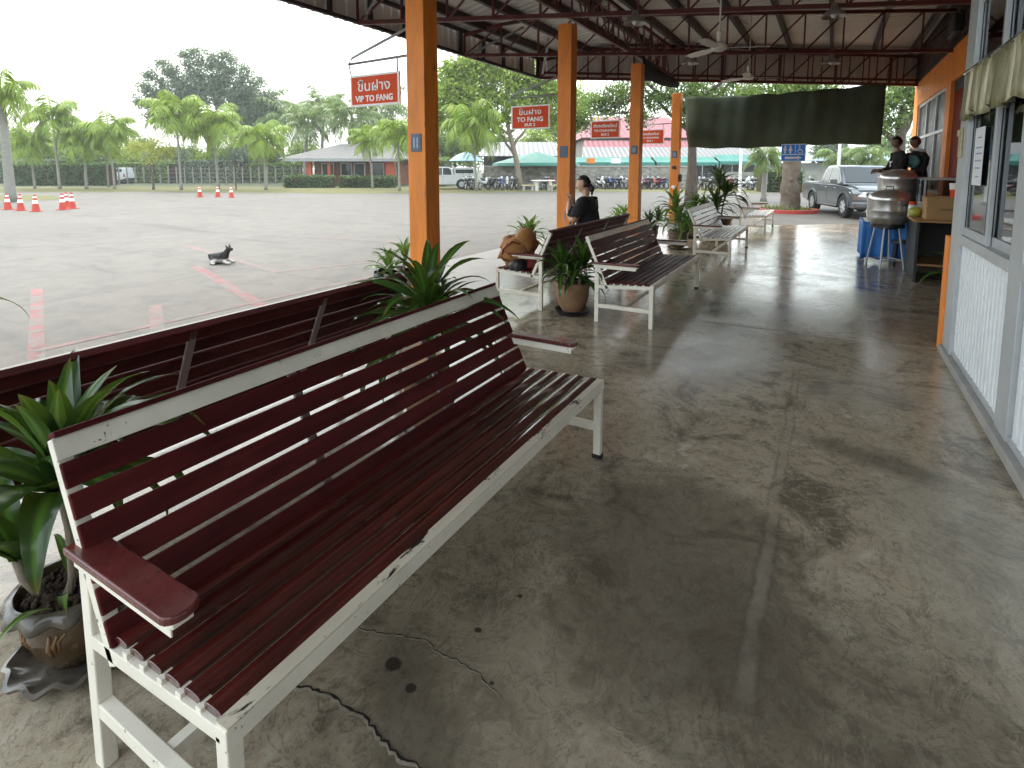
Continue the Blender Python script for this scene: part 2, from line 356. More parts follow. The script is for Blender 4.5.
col = mixc(nt, ramp(nt, math_n(nt, 'MULTIPLY', edge_.outputs[0], -.1), [(.27, 0.0), (.35, .85)]), col, (.165, .172, .178))  # floor colour darkened toward the open edge to hold down sky brightness
# trowelled mortar seam: ragged pale band with darker lips
wob_ = math_n(nt, 'MULTIPLY', math_n(nt, 'SUBTRACT', noise(nt, v, 5, 5, .65), .5), .055)
sx_ = math_n(nt, 'ABSOLUTE', math_n(nt, 'ADD', math_n(nt, 'ADD', edge_.outputs[0], .142), wob_))
sy_ = ramp(nt, math_n(nt, 'MULTIPLY', edge_.outputs[1], .2), [(.30, 0.0), (.335, 1.0), (.88, .9), (.93, 0.0)])
sy_ = math_n(nt, 'MULTIPLY', sy_, ramp(nt, noise(nt, v, 4.5, 6, .7), [(.36, .25), (.56, 1.0)]))
wd_ = math_n(nt, 'ADD', sx_, math_n(nt, 'MULTIPLY', edge_.outputs[1], .004))
col = mixc(nt, math_n(nt, 'MULTIPLY', sy_, ramp(nt, wd_, [(.026, 0.0), (.034, .5), (.038, .4), (.050, 0.0)])), col, (.09, .08, .065))
col = mixc(nt, math_n(nt, 'MULTIPLY', sy_, ramp(nt, wd_, [(.020, .55), (.036, 0.0)])), col, (.30, .275, .23))
col = mixc(nt, 1.0, col, (1.02, .99, .94), 'MULTIPLY')
L(nt, col, b.inputs['Base Color'])
wet = noise(nt, v, 1.1, 6, .6, 1.2)
rg_ = ramp(nt, math_n(nt, 'ADD', math_n(nt, 'MULTIPLY', wet, .6), math_n(nt, 'MULTIPLY', fine, .4)), [(.3, .06), (.48, .15), (.7, .32)])
L(nt, mixc(nt, ramp(nt, math_n(nt, 'MULTIPLY', edge_.outputs[0], -.1), [(.33, 0.0), (.42, 1.0)]), rg_, (.62, .62, .62)), b.inputs['Roughness'])
b.inputs['Specular IOR Level'].default_value = .55
hh = math_n(nt, 'ADD', math_n(nt, 'MULTIPLY', mid, .6), math_n(nt, 'MULTIPLY', fine, .25)); bump(nt, b, hh, .25, .012)
mb = MB(); pl = [(-5.36, -6), (1.78, -6), (1.78, 18.4), (-5.36, 13.0)]
mb.prism(pl, 'z', LOT-.1, 0); struct(mb.build('porch_floor', M['floor'], bevel=.012))

m, nt, b = newmat('bus yard concrete'); v = objco(nt); M['lot'] = m
f1 = noise(nt, v, .16, 6, .6, .6); f2 = noise(nt, v, 2.2, 7, .7, .5); f3 = noise(nt, objco(nt, (.25, 1.2, 1)), .9, 6, .65, 1.0)
col = ramp(nt, f1, [(.3, (.094, .084, .070)), (.55, (.116, .106, .091)), (.75, (.136, .127, .110))])
col = mixc(nt, ramp(nt, f2, [(.34, .75), (.56, 0.0)]), col, (.066, .061, .053))
col = mixc(nt, ramp(nt, f3, [(.32, .8), (.43, 0.0)]), col, (.055, .052, .049))
f4 = noise(nt, v, .75, 4, .6, .3); f5 = noise(nt, v, 26, 5, .7)
col = mixc(nt, ramp(nt, f4, [(.62, 0.0), (.70, .5)]), col, (.06, .056, .05))
col = mixc(nt, ramp(nt, f5, [(.36, .45), (.5, 0.0), (.58, 0.0), (.7, .3)]), col, (.075, .07, .062))
sp = nt.nodes.new('ShaderNodeSeparateXYZ'); L(nt, v, sp.inputs[0])
for ax, per, off in ((0, 5.2, .4), (1, 4.1, 1.3)):
    k = math_n(nt, 'ABSOLUTE', math_n(nt, 'SUBTRACT', math_n(nt, 'FRACT', math_n(nt, 'DIVIDE', math_n(nt, 'ADD', sp.outputs[ax], off+520), per)), .5))
    col = mixc(nt, ramp(nt, math_n(nt, 'MULTIPLY', k, per), [(.012, .6), (.03, 0.0)]), col, (.055, .051, .046))
L(nt, col, b.inputs['Base Color']); b.inputs['Roughness'].default_value = .75; bump(nt, b, f2, .25, .01)
q = [gd(-4000, 60, LOT), gd(5000, 60, LOT)]
mb = MB(); mb.quad((-890, -550, LOT), (630, -550, LOT), (630, 630, LOT), (-890, 630, LOT)); struct(mb.build('bus_yard', M['lot']))
# dry verge beyond the yard
m, nt, b = newmat('dry grass verge'); v = objco(nt)
col = ramp(nt, noise(nt, v, .5, 6, .65, .4), [(.3, (.11, .115, .030)), (.5, (.14, .132, .042)), (.7, (.165, .142, .065))])
col = mixc(nt, ramp(nt, noise(nt, v, 9, 5, .7), [(.35, .5), (.6, 0.0)]), col, (.09, .10, .03))
L(nt, col, b.inputs['Base Color']); b.inputs['Roughness'].default_value = .95; bump(nt, b, noise(nt, v, 25, 4), .6, .05)
M['verge'] = m
def strip_poly(name, pts, m, z):
    mb = MB(); mb.add([(p.x, p.y, z) for p in pts], [tuple(range(len(pts)))]); return struct(mb.build(name, m))
front = [gd(px, 36.6+1.2*math.sin(px*.013)+.5*math.sin(px*.05), 0) for px in range(-900, 1500, 25)]
strip_poly('grass_verge', front+[gd(1500, 48, 0), gd(-900, 48, 0)], M['verge'], LOT+.006)
M['farground'] = mat('leafy yard soil', (.06, .07, .03), .95, .4, .8, bmp=.4)
strip_poly('planted_ground', [gd(-900, 48, 0), gd(1500, 48, 0), gd(1500, 190, 0), gd(-900, 190, 0)], M['farground'], LOT+.004)
strip_poly('grass_island', [gd(-300, 27, 0), gd(30, 27.5, 0), gd(62, 29, 0), gd(48, 33, 0), gd(-300, 36, 0)], M['verge'], LOT+.008)
# painted bay lines
M['redline'] = mat('worn red road paint', (.20, .085, .082), .8, .25, 4, spots=((.138, .13, .118), .50, 5))
M['redline2'] = mat('faded red road paint', (.18, .112, .104), .8, .2, 4, spots=((.14, .132, .119), .49, 5))
def line(a, b_, wd, m, z):
    a = Vector(a); b_ = Vector(b_); d = (b_-a).normalized(); s_ = Vector((-d.y, d.x, 0))*wd/2
    mb = MB(); mb.quad(*[(p.x, p.y, z) for p in (a-s_, b_-s_, b_+s_, a+s_)]); struct(mb.build('painted_line', m))
LZ = LOT+.0012
for i, (a, c, wd, mm) in enumerate((((37, 288), (36, 362), .12, 'redline'), ((195, 266), (264, 307), .15, 'redline'), ((185, 245), (277, 272), .13, 'redline2'), ((272, 272.5), (398, 259), .13, 'redline2'),
        ((155, 305), (158, 335), .13, 'redline2'), ((36, 351), (410, 268), .10, 'redline2'), ((300, 236), (410, 243), .13, 'redline2'), ((440, 238), (500, 232), .14, 'redline2'), ((445, 214), (530, 208), .16, 'redline2'))):
    line(atz(*a, LZ), atz(*c, LZ), wd, M[mm], LZ+.0004*i)
# cracks and the mortar seam in the porch floor
M['crack'] = mat('crack dirt', (.018, .015, .012), .95, .3, 30)
M['crackedge'] = mat('chipped concrete edge', (.36, .32, .25), .9, .25, 40)
M['seam'] = mat('mortar seam', (.235, .225, .20), .6, .3, 12, bmp=.4)
def crack(name, pts, w0, m, z, jit=.012, off=(0, 0)):
    P = [atz(*p) for p in pts]; Q = []
    rnd = random.Random(3)
    for a, c in zip(P[:-1], P[1:]):
        n = max(3, int((c-a).length/.012))
        for i in range(n): Q.append(a.lerp(c, i/n)+Vector((rnd.uniform(-1, 1), rnd.uniform(-1, 1), 0))*jit*.35)
    Q.append(P[-1]); rows = []
    for i, p in enumerate(Q):
        d = (Q[min(i+1, len(Q)-1)]-Q[max(i-1, 0)]).normalized(); s_ = Vector((-d.y, d.x, 0))
        wd = w0*(.35+.65*abs(math.sin(i*.7)+.4*math.sin(i*1.9)))*(1 if 2 < i < len(Q)-4 else .3)
        o_ = Vector((off[0], off[1], z)); rows.append([p-s_*wd/2+o_, p+s_*wd/2+o_])
    MB().ribbon(rows).build(name, m).__setitem__('kind', 'structure')
c1 = [(281, 671), (292, 686), (310, 688), (325, 693), (345, 706), (362, 716), (380, 737), (392, 750), (410, 763), (436, 772)]
c2 = [(350, 616), (360, 629), (385, 634), (425, 640), (436, 652), (455, 660), (475, 671), (492, 688), (507, 706)]
crack('floor_crack', c1, .013, M['crackedge'], .0015, .014, (.004, -.006)); crack('floor_crack', c1, .008, M['crack'], .003, .014)
crack('floor_crack', c2, .005, M['crackedge'], .0015, .012, (.002, -.003)); crack('floor_crack', c2, .0035, M['crack'], .003, .012)
M['seamlight'] = mat('pale expansion joint', (.42, .41, .38), .5, .3, 12)
rows = [[(-1.3+2.18*i/40, 5.56+.10*(i/40)**2+.006*math.sin(i*1.7)-.006, .002), (-1.3+2.18*i/40, 5.56+.10*(i/40)**2+.006*math.sin(i*2.3)+.008+.006*math.sin(i), .002)] for i in range(41)]
MB().ribbon(rows).build('expansion_joint', M['seamlight'])['kind'] = 'structure'
# ------------------------------------------------------------------ canopy
CXC = -3.36
COLY = (4.2, 7.58, 10.98, 14.3)
def roofz(x):
    pts = [(-6.2, 4.08), (-5.6, 4.27), (-4.8, 4.42), (-3.6, 4.52), (3, 4.56)]
    for (a, za), (b_, zb) in zip(pts[:-1], pts[1:]):
        if x <= b_: return za+(zb-za)*(x-a)/(b_-a)
    return 4.56
can = thing('canopy_roof', (0, 0, 0), 'large steel trussed canopy roof with corrugated sheets over the waiting area', 'roof')
m, nt, b = newmat('corrugated roof sheet'); v = objco(nt)
sp = nt.nodes.new('ShaderNodeSeparateXYZ'); L(nt, v, sp.inputs[0])
wv = math_n(nt, 'SINE', math_n(nt, 'MULTIPLY', sp.outputs[1], 6.283/.19))
col = mixc(nt, noise(nt, v, .7, 5, .6), (.52, .51, .49), (.64, .63, .60))
col = mixc(nt, ramp(nt, noise(nt, objco(nt, (.3, 2, 1)), 1.6, 6, .7), [(.58, 0.0), (.72, .5)]), col, (.36, .27, .19))
col = mixc(nt, ramp(nt, wv, [(.80, 0.0), (1.0, .35)]), col, (.38, .36, .33))
L(nt, col, b.inputs['Base Color']); b.inputs['Roughness'].default_value = .5; bump(nt, b, wv, .8, .03); M['roofsheet'] = m
m, nt, b = newmat('fascia sheet'); v = objco(nt)
col = mixc(nt, noise(nt, v, 1.1, 5), (.66, .63, .59), (.80, .77, .72)); L(nt, col, b.inputs['Base Color']); b.inputs['Roughness'].default_value = .5; M['fascia'] = m
def yend(x): return 12.02+(x+6.15)*(17.85-12.0)/(1.78+6.13)
rows = []
xs = [-6.15, -5.85, -5.6, -5.2, -4.8, -4.2, -3.6, -2, 0, 2.4]
for k in range(0, 41):
    t = k/40; rows.append([(x, -1.6+(yend(x)+1.75)*t, roofz(x)) for x in xs])  # roof stops just behind the viewpoint to let more daylight in
mb = MB(); mb.ribbon(rows); mb.uv = {}; mb.build('roof_sheet', M['roofsheet'], can, smooth='all', solid=.02)
def corr(a, b_, z0, zt, pitch=.19, dep=.028):
    """vertical trapezoid ribs between two ground points"""
    a = Vector(a); b_ = Vector(b_); d = (b_-a); ln = d.length; d.normalize(); n_ = Vector((-d.y, d.x, 0)); top, bot = [], []
    k = int(ln/pitch)
    for i in range(k):
        for u, h in ((0, 0), (.60, 0), (.70, 1), (.90, 1)):
            p = a+d*((i+u)*pitch)+n_*(dep*h); z1 = zt(p.x) if callable(zt) else zt
            bot.append((p.x, p.y, z0)); top.append((p.x, p.y, z1))
    return [bot, top]
mb = MB(); mb.ribbon(corr((-6.17, -1.6, 0), (-6.17, 12.0, 0), 3.60, 4.10)); mb.uv = {}; mb.build('side_fascia', M['fascia'], can, solid=.004)
mb = MB(); mb.ribbon(corr((-6.17, 12.06, 0), (2.3, 18.32, 0), 3.60, roofz)); mb.uv = {}; mb.build('end_fascia', M['fascia'], can, solid=.004)
mb = MB(); mb.bar((-6.12, -1.6, 3.62), (-6.12, 12, 3.62), .05, .05); mb.bar((-6.10, -1.6, 4.04), (-6.10, 12, 4.04), .06, .06)
i = 0; y = -1.4
while y < 12: mb.bar((-6.11, y, 3.62), (-6.11, y, 4.06), .06, .05); y += .78
mb.build('side_frame', M['steel_dark'], can)
mb = MB(); dE = Vector((7.91, 5.85, 0)).normalized()
A = Vector((-6.08, 12.0, 0))
for z in (3.63, 3.74, 4.33, 4.43): mb.bar(A+Vector((0, 0, z)), A+dE*10.2+Vector((0, 0, z)), .05, .05)
for k in range(27): mb.bar(A+dE*(k*.375)+Vector((0, 0, 3.63)), A+dE*(k*.375)+Vector((0, 0, 4.35)), .028 if k % 4 else .07, .028 if k % 4 else .07)
mb.build('end_frame', M['steel_red'], can)
def truss(a, b_, zb=3.60, zt=4.30, n=13):
    a = Vector(a); b_ = Vector(b_); mb = MB(); Z = lambda z: Vector((0, 0, z))
    mb.bar(a+Z(zb), b_+Z(zb), .055, .06); P = [a.lerp(b_, i/n) for i in range(n+1)]
    zt_ = lambda p: min(zt, roofz(p.x)-.14)
    for p, q in zip(P[:-1], P[1:]): mb.bar(p+Z(zt_(p)), q+Z(zt_(q)), .055, .06)
    for i, p in enumerate(P):
        mb.bar(p+Z(zb), p+Z(zt_(p)), .03, .03)
        if i < n: mb.bar(p+Z(zb), P[i+1]+Z(zt_(P[i+1])), .028, .028)
    return mb
for (a, b_) in (((-6.1, .4, 0), (1.9, 2.1, 0)), ((-6.1, 3.0, 0), (1.9, 5.4, 0)), ((-6.1, 6.13, 0), (1.9, 9.42, 0)), ((-6.1, 8.85, 0), (1.9, 12.93, 0))):
    truss(a, b_).build('roof_truss', M['steel_red'], can)
mb = truss((-6.05, 11.86, 0), (1.9, 17.72, 0)); mb.build('roof_truss', M['steel_red'], can)
for x in (-5.75, -5.12, -4.39, -3.9, -3.28, -2.6, -1.83, -1.04, -.16, .76, 1.6):
    mb = MB(); z = roofz(x)-.10; mb.bar((x, -1.6, z), (x, yend(x)-.1, z), .075, .15); mb.build('purlin', M['steel_dark'], can)
mb = MB(); mb.bar((CXC-.12, -1.6, 3.72), (CXC-.12, 14, 3.72), .05, .06)
for k in range(29):
    y = -1.5+k*.52; mb.bar((CXC-.12, y, 3.72), (CXC-.12, y, 4.36), .026, .026); mb.bar((CXC-.12, y, 3.72 if k % 2 else 4.36), (CXC-.12, y+.52, 4.36 if k % 2 else 3.72), .026, .026)
mb.bar((CXC-.12, -1.6, 4.36), (CXC-.12, 14, 4.36), .05, .06)
mb.build('lattice_girder', M['steel_red'], can)
# thin stay rods seen under the eave
mb = MB(); mb.bar((-6.1, 6.2, 3.63), (-5.2, 6.0, 4.25), .025, .025); mb.bar((-6.1, 9.0, 3.64), (-5.3, 9.7, 4.2), .04, .04); mb.bar((-5.9, 11.7, 3.66), (-5.4, 11.0, 4.25), .045, .045); mb.build('stay_rod', M['grey_steel'], can)
# columns
clab = ('orange square column nearest the camera, behind the long red bench', 'orange square column beside the seated woman in black', 'orange square column third from the camera, behind the dark rolled awning start',
        'orange square column farthest away, beside the big dark tree trunk')
cols = []
for i, y in enumerate(COLY):
    c = thing('column', (CXC-.106, y+.112, 0), clab[i], 'column', group='orange canopy columns'); s_ = .107
    MB().box(-s_, -s_, 0, s_, s_, (3.56, 3.58, 3.56, 3.36)[i]).build('shaft', M['orange'], c, bevel=.008)
    MB().box(-s_-.02, -s_-.02, 0, s_+.02, s_+.02, .12).build('footing', M['concrete_ledge'], c, bevel=.006)
    z = (1.74, 1.74, 1.86, 1.84)[i]
    pq = MB().box(-.062, -s_-.008, z-.085, .062, -s_-.001, z+.085).build('plaque', M['plaque'], c, bevel=.003)
    if i != 1:
        mb = MB(); mm = mat('pale blue mark', (.30, .38, .50), .5, .1, 9)
        mb.box(-.03, -s_-.011, z-.05, -.008, -s_-.007, z+.05); mb.box(.008, -s_-.011, z-.05, .03, -s_-.007, z+.05); mb.build('plaque_mark', mm, pq)
    cols.append(c)
mb = MB().box(-.05, -.121, 1.47, .05, -.113, 1.55); mb.build('notice_plate', M['alu_dark'], cols[3])
mb = MB().ell((.0, -.118, 1.02), (.06, .008, .045), 10, 6); mb.build('sticker', M['signwhite'], cols[3], smooth='all')
mb = MB().box(.113, -.05, 1.15, .17, .05, 1.34); mb.build('switch_box', M['black'], cols[3], bevel=.01)
# hanging direction signs
def hangsign(i, y, lines, label):
    a_ = ((350.5, 75), (511.5, 105.5), (591, 120.5), (637, 129.5))[i]; c_ = ((400.5, 104), (550, 128.5), (620, 138), (664, 144))[i]; ys = y+.05
    X = aty(*a_, ys).x; x1 = aty(*c_, ys).x; zt = (aty(*a_, ys).z+aty(c_[0], (72, 105, 120.5, 129.5)[i], ys).z)/2; zb = aty(*c_, ys).z
    t = thing('direction_sign', ((X+x1)/2, y+.05, (zt+zb)/2), label, 'sign', group='red bus direction signs hung from the columns')
    hw, hh = (x1-X)/2, (zt-zb)/2
    MB().box(-hw, -.012, -hh, hw, .012, hh).build('sign_board', M['signwhite'], t, bevel=.003)
    MB().box(-hw+.025, -.0145, -hh+.022, hw-.025, -.0115, hh-.022).build('sign_face', M['redsign'], t)
    mb = MB(); g = .014; top = hh+.12; right = (CXC-.216)-((X+x1)/2)
    mb.tube([(right, 0, top+.015), (-hw-.02, 0, top), (-hw+.03, 0, top+.06), (right, 0, top+.27)], g, 8)
    mb.tube([(-hw-.02, 0, top), (-hw+.01, 0, hh)], .008, 6); mb.tube([(hw-.03, 0, top), (hw-.03, 0, hh-.01)], .008, 6)
    mb.build('hanger_bracket', M['grey_steel'], t, smooth='all')
    for body, size, z, sx, bold in lines:
        text('lettering', body, M['signwhite'], size, t, (0, -.016, z), (R(90), 0, 0), .001, bold, sx)
th = lambda s_: s_
hangsign(0, COLY[0], (('ขึ้นฝาง', .135, .035, 1.2, .0012), ('VIP TO FANG', .082, -.085, 1.02, .003)), 'red sign with white border reading VIP TO FANG, nearest hanging sign')
hangsign(1, COLY[1], (('ขึ้นฝาง', .115, .075, 1.25, .0012), ('TO FANG', .095, -.035, 1.1, .003), ('BUS 2', .062, -.115, 1.2, .002)), 'red sign reading TO FANG BUS 2, left of the column by the woman')
hangsign(2, COLY[2], (('ล่องเชียงใหม่', .088, .07, 1.15, .002), ('TO CHIANGMAI', .066, -.025, 1.0, .002), ('BUS 2', .062, -.105, 1.1, .002)), 'red sign to CHIANGMAI BUS 2, in front of the pink roof')
hangsign(3, COLY[3], (('ล่องเชียงใหม่', .082, .07, 1.1, .002), ('TO CHIANGMAI', .062, -.025, 1.0, .002), ('BUS 1', .062, -.105, 1.1, .002)), 'red sign to CHIANGMAI BUS 1, farthest hanging sign')
# ceiling fans and pendant lamps
def fan(p, top, rz, label):
    t = thing('ceiling_fan', p, label, 'ceiling fan', rz, 'white ceiling fans')
    mb = MB(); mb.tube([(0, 0, .06), (0, 0, top-p[2])], .011, 8); mb.lathe([(.015, .22), (.035, .2), (.03, .1), (.02, .08)], 12); mb.build('down_rod', M['fanwhite'], t, smooth=True)
    MB().lathe([(.0, -.045), (.05, -.04), (.095, -.015), (.10, .02), (.07, .05), (.03, .07), (0, .075)], 20).build('motor', M['fanwhite'], t, smooth=True)
    for k in range(3):
        a = k*2*math.pi/3; rows = []
        for i in range(8):
            r_ = .09+.5*i/7; wd = (.03, .04, .055, .06, .06, .058, .055, .04)[i]; tw = .25
            rows.append([(r_*math.cos(a)-q*wd*math.sin(a), r_*math.sin(a)+q*wd*math.cos(a), .0+q*wd*tw) for q in (-1, 0, 1)])
        mb = MB(); mb.ribbon(rows); mb.uv = {}; mb.build('blade', M['fanwhite'], t, solid=.006)
fan((-1.30, 7.45, 2.985), 4.4, .35, 'white ceiling fan nearest the camera, above the corridor')
fan((-1.44, 11.4, 3.18), 4.4, .55, 'white ceiling fan farther away, just above the green canvas')
def pend(p, top, label):
    t = thing('pendant_lamp', p, label, 'lamp', 0, 'metal pendant lamps under the trusses')
    MB().lathe([(.155, 0), (.15, .012), (.10, .07), (.05, .11), (.035, .17), (.0, .175)], 24).build('lamp_shade', M['lampmetal'], t, smooth=True, solid=.004)
    MB().ell((0, 0, .045), (.045, .045, .06), 12, 8).build('bulb', M['lampglass'], t, smooth='all')
    MB().tube([(0, 0, .16), (0, 0, top-p[2])], .006, 6).build('cord', M['black'], t)
pend(tuple(aty(834, 17, 8.55)), 3.6, 'metal pendant lamp on the nearer truss, above the corridor middle')
pend(tuple(aty(635, 24, 7.5)), 3.6, 'metal pendant lamp on the nearer truss, by the orange columns')
pend(tuple(aty(690, 64, 10.6)), 3.6, 'metal pendant lamp on the farther truss, near the third column')
pend(tuple(aty(831, 64, 11.8)), 3.6, 'metal pendant lamp on the farther truss, above the green canvas')
# big green canvas
def canvas():
    t = Vector((-3.42, 15.0, 0)); e = Vector((.98, 15.6, 0)); rows = []
    nx, nz = 60, 22
    for j in range(nz+1):
        q = j/nz; row = []
        for i in range(nx+1):
            p = i/nx; x = t.x+(e.x-t.x)*p; y = t.y+(e.y-t.y)*p
            zt = 3.30+.12*p-.10*math.sin(p*math.pi)*.6+.03*abs(math.sin(p*19)); zb = 2.03-.03*math.sin(p*6)
            x += .14*q*(1-p)-.02*q*p
            diag = math.sin((p*9-q*5)*1.4)*math.exp(-p*3)*.07; fold = .06*math.exp(-((p-.68-.02*q)/.025)**2)*(1-q)
            rows_y = y-.035*math.sin(p*21+q*2)-diag-fold-.10*math.sin(q*math.pi)*.8+.012*math.sin(p*70+3*q)
            row.append((x, rows_y, zt+(zb-zt)*q+.012*math.sin(p*33)*q))
        rows.append(row)
    mb = MB(); mb.ribbon(rows); mb.uv = {}; return mb
cv = thing('canvas_screen', (0, 0, 0), 'big dark green canvas hung as a sun screen below the far roof edge', 'canvas')
canvas().build('canvas_sheet', M['tarp'], cv, smooth='all', solid=.006)
for a, b_ in (((-3.42, 14.98, 3.32), (-3.4, 14.9, 3.75)), ((.98, 15.58, 3.42), (1.0, 15.6, 3.75)), ((-1.3, 15.26, 3.32), (-1.3, 15.3, 3.75))): MB().tube([a, b_], .008, 5).build('tie_rope', M['black'], cv)
mb = MB(); rows = []
for i in range(25):
    p = i/24; y = 11.22+3.0*p; zt_a = atx(642, 54, CXC).z; z = zt_a+(atx(679, 79, CXC).z-zt_a)*p-.05*math.sin(p*math.pi); h = .40-.20*p
    rows.append([(CXC-.05, y, z), (CXC-.03+.012*math.sin(p*14), y, z-h*.5), (CXC-.05+.01*math.sin(p*23), y, z-h)])
mb.ribbon(rows); mb.uv = {}; tag(mb.build('rolled_awning', mat('black cloth', (.010, .009, .009), .9, .2, 6), None, smooth='all', solid=.02), 'black cloth strip sagging between the tops of the two farthest columns', 'awning')
# restroom sign
t = thing('restroom_sign', (-.78, 14.2, 1.845), 'blue restroom sign with pictograms and white arrow under the green canvas', 'sign')
MB().box(-.25, -.012, -.195, .25, .012, .195).build('sign_board', M['signwhite'], t, bevel=.003)
mb = MB(); mb.box(-.235, -.015, -.18, .235, -.011, -.05); mb.box(-.235, -.015, -.03, .03, -.011, .18); mb.box(.045, -.015, -.03, .235, -.011, .18); mb.build('sign_face', M['blue'], t)
def disc(mb, x, z, r_, y=-.018): mb.prism([(x+r_*math.cos(k*.4488), z+r_*math.sin(k*.4488)) for k in range(14)], 'y', y, y+.003)
mb = MB(); Y0, Y1 = -.018, -.015
for cx in (-.17, -.06):
    disc(mb, cx, .145, .02)
mb.prism([(-.20, .12), (-.14, .12), (-.14, .05), (-.152, .05), (-.152, -.02), (-.188, -.02), (-.188, .05), (-.20, .05)], 'y', Y0, Y1)
mb.prism([(-.08, .12), (-.04, .12), (-.018, .04), (-.04, .04), (-.045, -.02), (-.075, -.02), (-.08, .04), (-.102, .04)], 'y', Y0, Y1)
disc(mb, .12, .15, .016); mb.prism([(.112, .13), (.132, .13), (.137, .07), (.18, .07), (.20, .005), (.18, .0), (.165, .05), (.115, .05)], 'y', Y0, Y1)
for k in range(9):
    a0, a1 = R(130+k*25), R(130+(k+1)*25); o_, r_ = .055, .041
    mb.prism([(.135+o_*math.cos(a0), .035+o_*math.sin(a0)), (.135+o_*math.cos(a1), .035+o_*math.sin(a1)), (.135+r_*math.cos(a1), .035+r_*math.sin(a1)), (.135+r_*math.cos(a0), .035+r_*math.sin(a0))], 'y', Y0, Y1)
mb.prism([(-.17, -.142), (.09, -.142), (.09, -.165), (.18, -.116), (.09, -.067), (.09, -.09), (-.17, -.09)], 'y', Y0, Y1); mb.build('pictograms', M['signwhite'], t)
for x in (-.2, .2): MB().tube([(x, 0, .19), (x, .3, 1.75)], .002, 5).build('hanging_wire', M['black'], t)
# ------------------------------------------------------------------ benches
LB = 2.07
def bench(loc, rz, label, slat='maroon', seat='seat', L_=LB):
    t = thing('bench', loc, label, 'bench', rz, 'long slatted waiting benches')
    B0 = Vector((.115, 0, .365)); B1 = Vector((-.10, 0, .84)); bd = (B1-B0); bl = bd.length; bd.normalize(); bn = Vector((bd.z, 0, -bd.x))
    if bn.x < 0: bn = -bn
    # legs
    for y in (.02, L_-.02):
        MB().box(-.02, y-.018, 0, .022, y+.018, .565).build('leg', M['cream'], t, bevel=.004)
        MB().box(.518, y-.018, 0, .558, y+.018, .385).build('leg', M['cream'], t, bevel=.004)
        mb = MB(); mb.bar((.02, y, .165), (.52, y, .165), .034, .038); mb.build('side_stretcher', M['cream'], t, bevel=.003)
        mb = MB(); mb.box(-.03, y-.022, .557, .40, y+.022, .572)
        mb.box(-.03, y-.022, .535, .39, y-.017, .557); arm = mb.build('arm_bracket', M['cream'], t, bevel=.002)
        pts = []; x1 = .415; wd = .040
        pts = [(-.035, y-wd), (x1-.03, y-wd)]+[(x1-.03+.03*math.sin(k*.3927), y-wd*math.cos(k*.3927)) for k in range(1, 8)]+[(x1-.03, y+wd), (-.035, y+wd)]
        mb = MB(); mb.prism(pts, 'z', .574, .594); mb.build('armrest', M['armwood'], t, bevel=.005, seg=3)
    # seat frame
    mb = MB()
    for y in (.02, L_-.02):
        mb.bar((.02, y, .352), (.545, y, .388), .036, .034)
        for k in range(7): # small risers between the slats at the ends
            x = .10+k*.072; mb.box(x-.010, y-.016, .36+x*.06, x+.010, y+.016, .385+x*.052)
    for y in (L_/3, 2*L_/3): mb.bar((.06, y, .354), (.53, y, .382), .03, .028)
    mb.bar((.09, .03, .345), (.09, L_-.03, .345), .03, .03)
    mb.build('seat_frame', M['cream'], t, bevel=.002)
    mb = MB(); mb.box(.535, .0, .366, .560, L_, .412); mb.build('front_rail', M['cream'], t, bevel=.003)
    mb = MB(); mb.box(.522, .003, .4125, .5605, L_-.003, .4165); mb.build('rail_edge', M['creamworn'], t)
    mb = MB(); mb.bar((.27, .03, .165), (.27, L_-.03, .165), .028, .028); mb.build('long_stretcher', M['cream'], t)
    # back frame
    for y in (.02, L_-.02): mb = MB(); mb.add(*_bar(B0-bd*.03-bn*.016+Vector((0, y, 0)), B1-bn*.016+Vector((0, y, 0)), .036, .03)); mb.build('back_post', M['cream'], t, bevel=.003)
    for y in (L_/3, 2*L_/3): mb = MB(); mb.add(*_bar(B0-bn*.016+Vector((0, y, 0)), B1-bn*.016+Vector((0, y, 0)), .034, .012)); mb.build('back_upright', M['mauve'], t, bevel=.002)
    # top flat bar and cap strip
    q = B1-bd*.028; mb = MB(); mb.add(*_plank(q, bd, bn, .0, L_, .028, .006)); mb.build('top_rail', M['creamworn'] if False else M['cream'], t, bevel=.002)
    q = B1+bd*.008-bn*.006; mb = MB(); mb.add(*_plank(q, bn, bd, .004, L_-.004, .020, .0075)); mb.add(*_plank(B1-bd*.022-bn*.014, bd, bn, .006, L_-.006, .0225, .008)); mb.build('top_board', M[slat], t, bevel=.003)
    mb = MB(); n = 6; pitch = (bl-.062)/n
    for k in range(n):
        c = B0+bd*(pitch*(k+.5)+.005); mb.add(*_plank(c, bd, bn, .003, L_-.003, pitch/2-.0062, .009))
    o = mb.build('backrest_slats', M[slat], t, bevel=.004)
    mb = MB()
    for k in range(6):
        x = .136+k*.072; z = .388+x*.045
        prof = [(x-.0295, z-.008), (x+.0295, z-.006), (x+.0295, z+.006), (x+.02, z+.0105), (x, z+.012), (x-.02, z+.010), (x-.0295, z+.004)]
        mb.prism(prof, 'y', .013, L_-.013)
    mb.build('seat_slats', M[seat], t, smooth=True, bevel=.0015)
    MB().box(.514, L_-.039, 0, .562, L_-.001, .022).build('foot_cap', M['rubber'], t)
    return t
def _bar(a, b_, wy, wn):
    m_ = MB(); d = (b_-a).normalized(); n_ = Vector((d.z, 0, -d.x)); v = []
    for p in (a, b_):
        for i, j in ((-1, -1), (1, -1), (1, 1), (-1, 1)): v.append(p+Vector((0, i*wy/2, 0))+n_*(j*wn/2))
    return v, [(3, 2, 1, 0), (4, 5, 6, 7), (0, 1, 5, 4), (1, 2, 6, 5), (2, 3, 7, 6), (3, 0, 4, 7)]
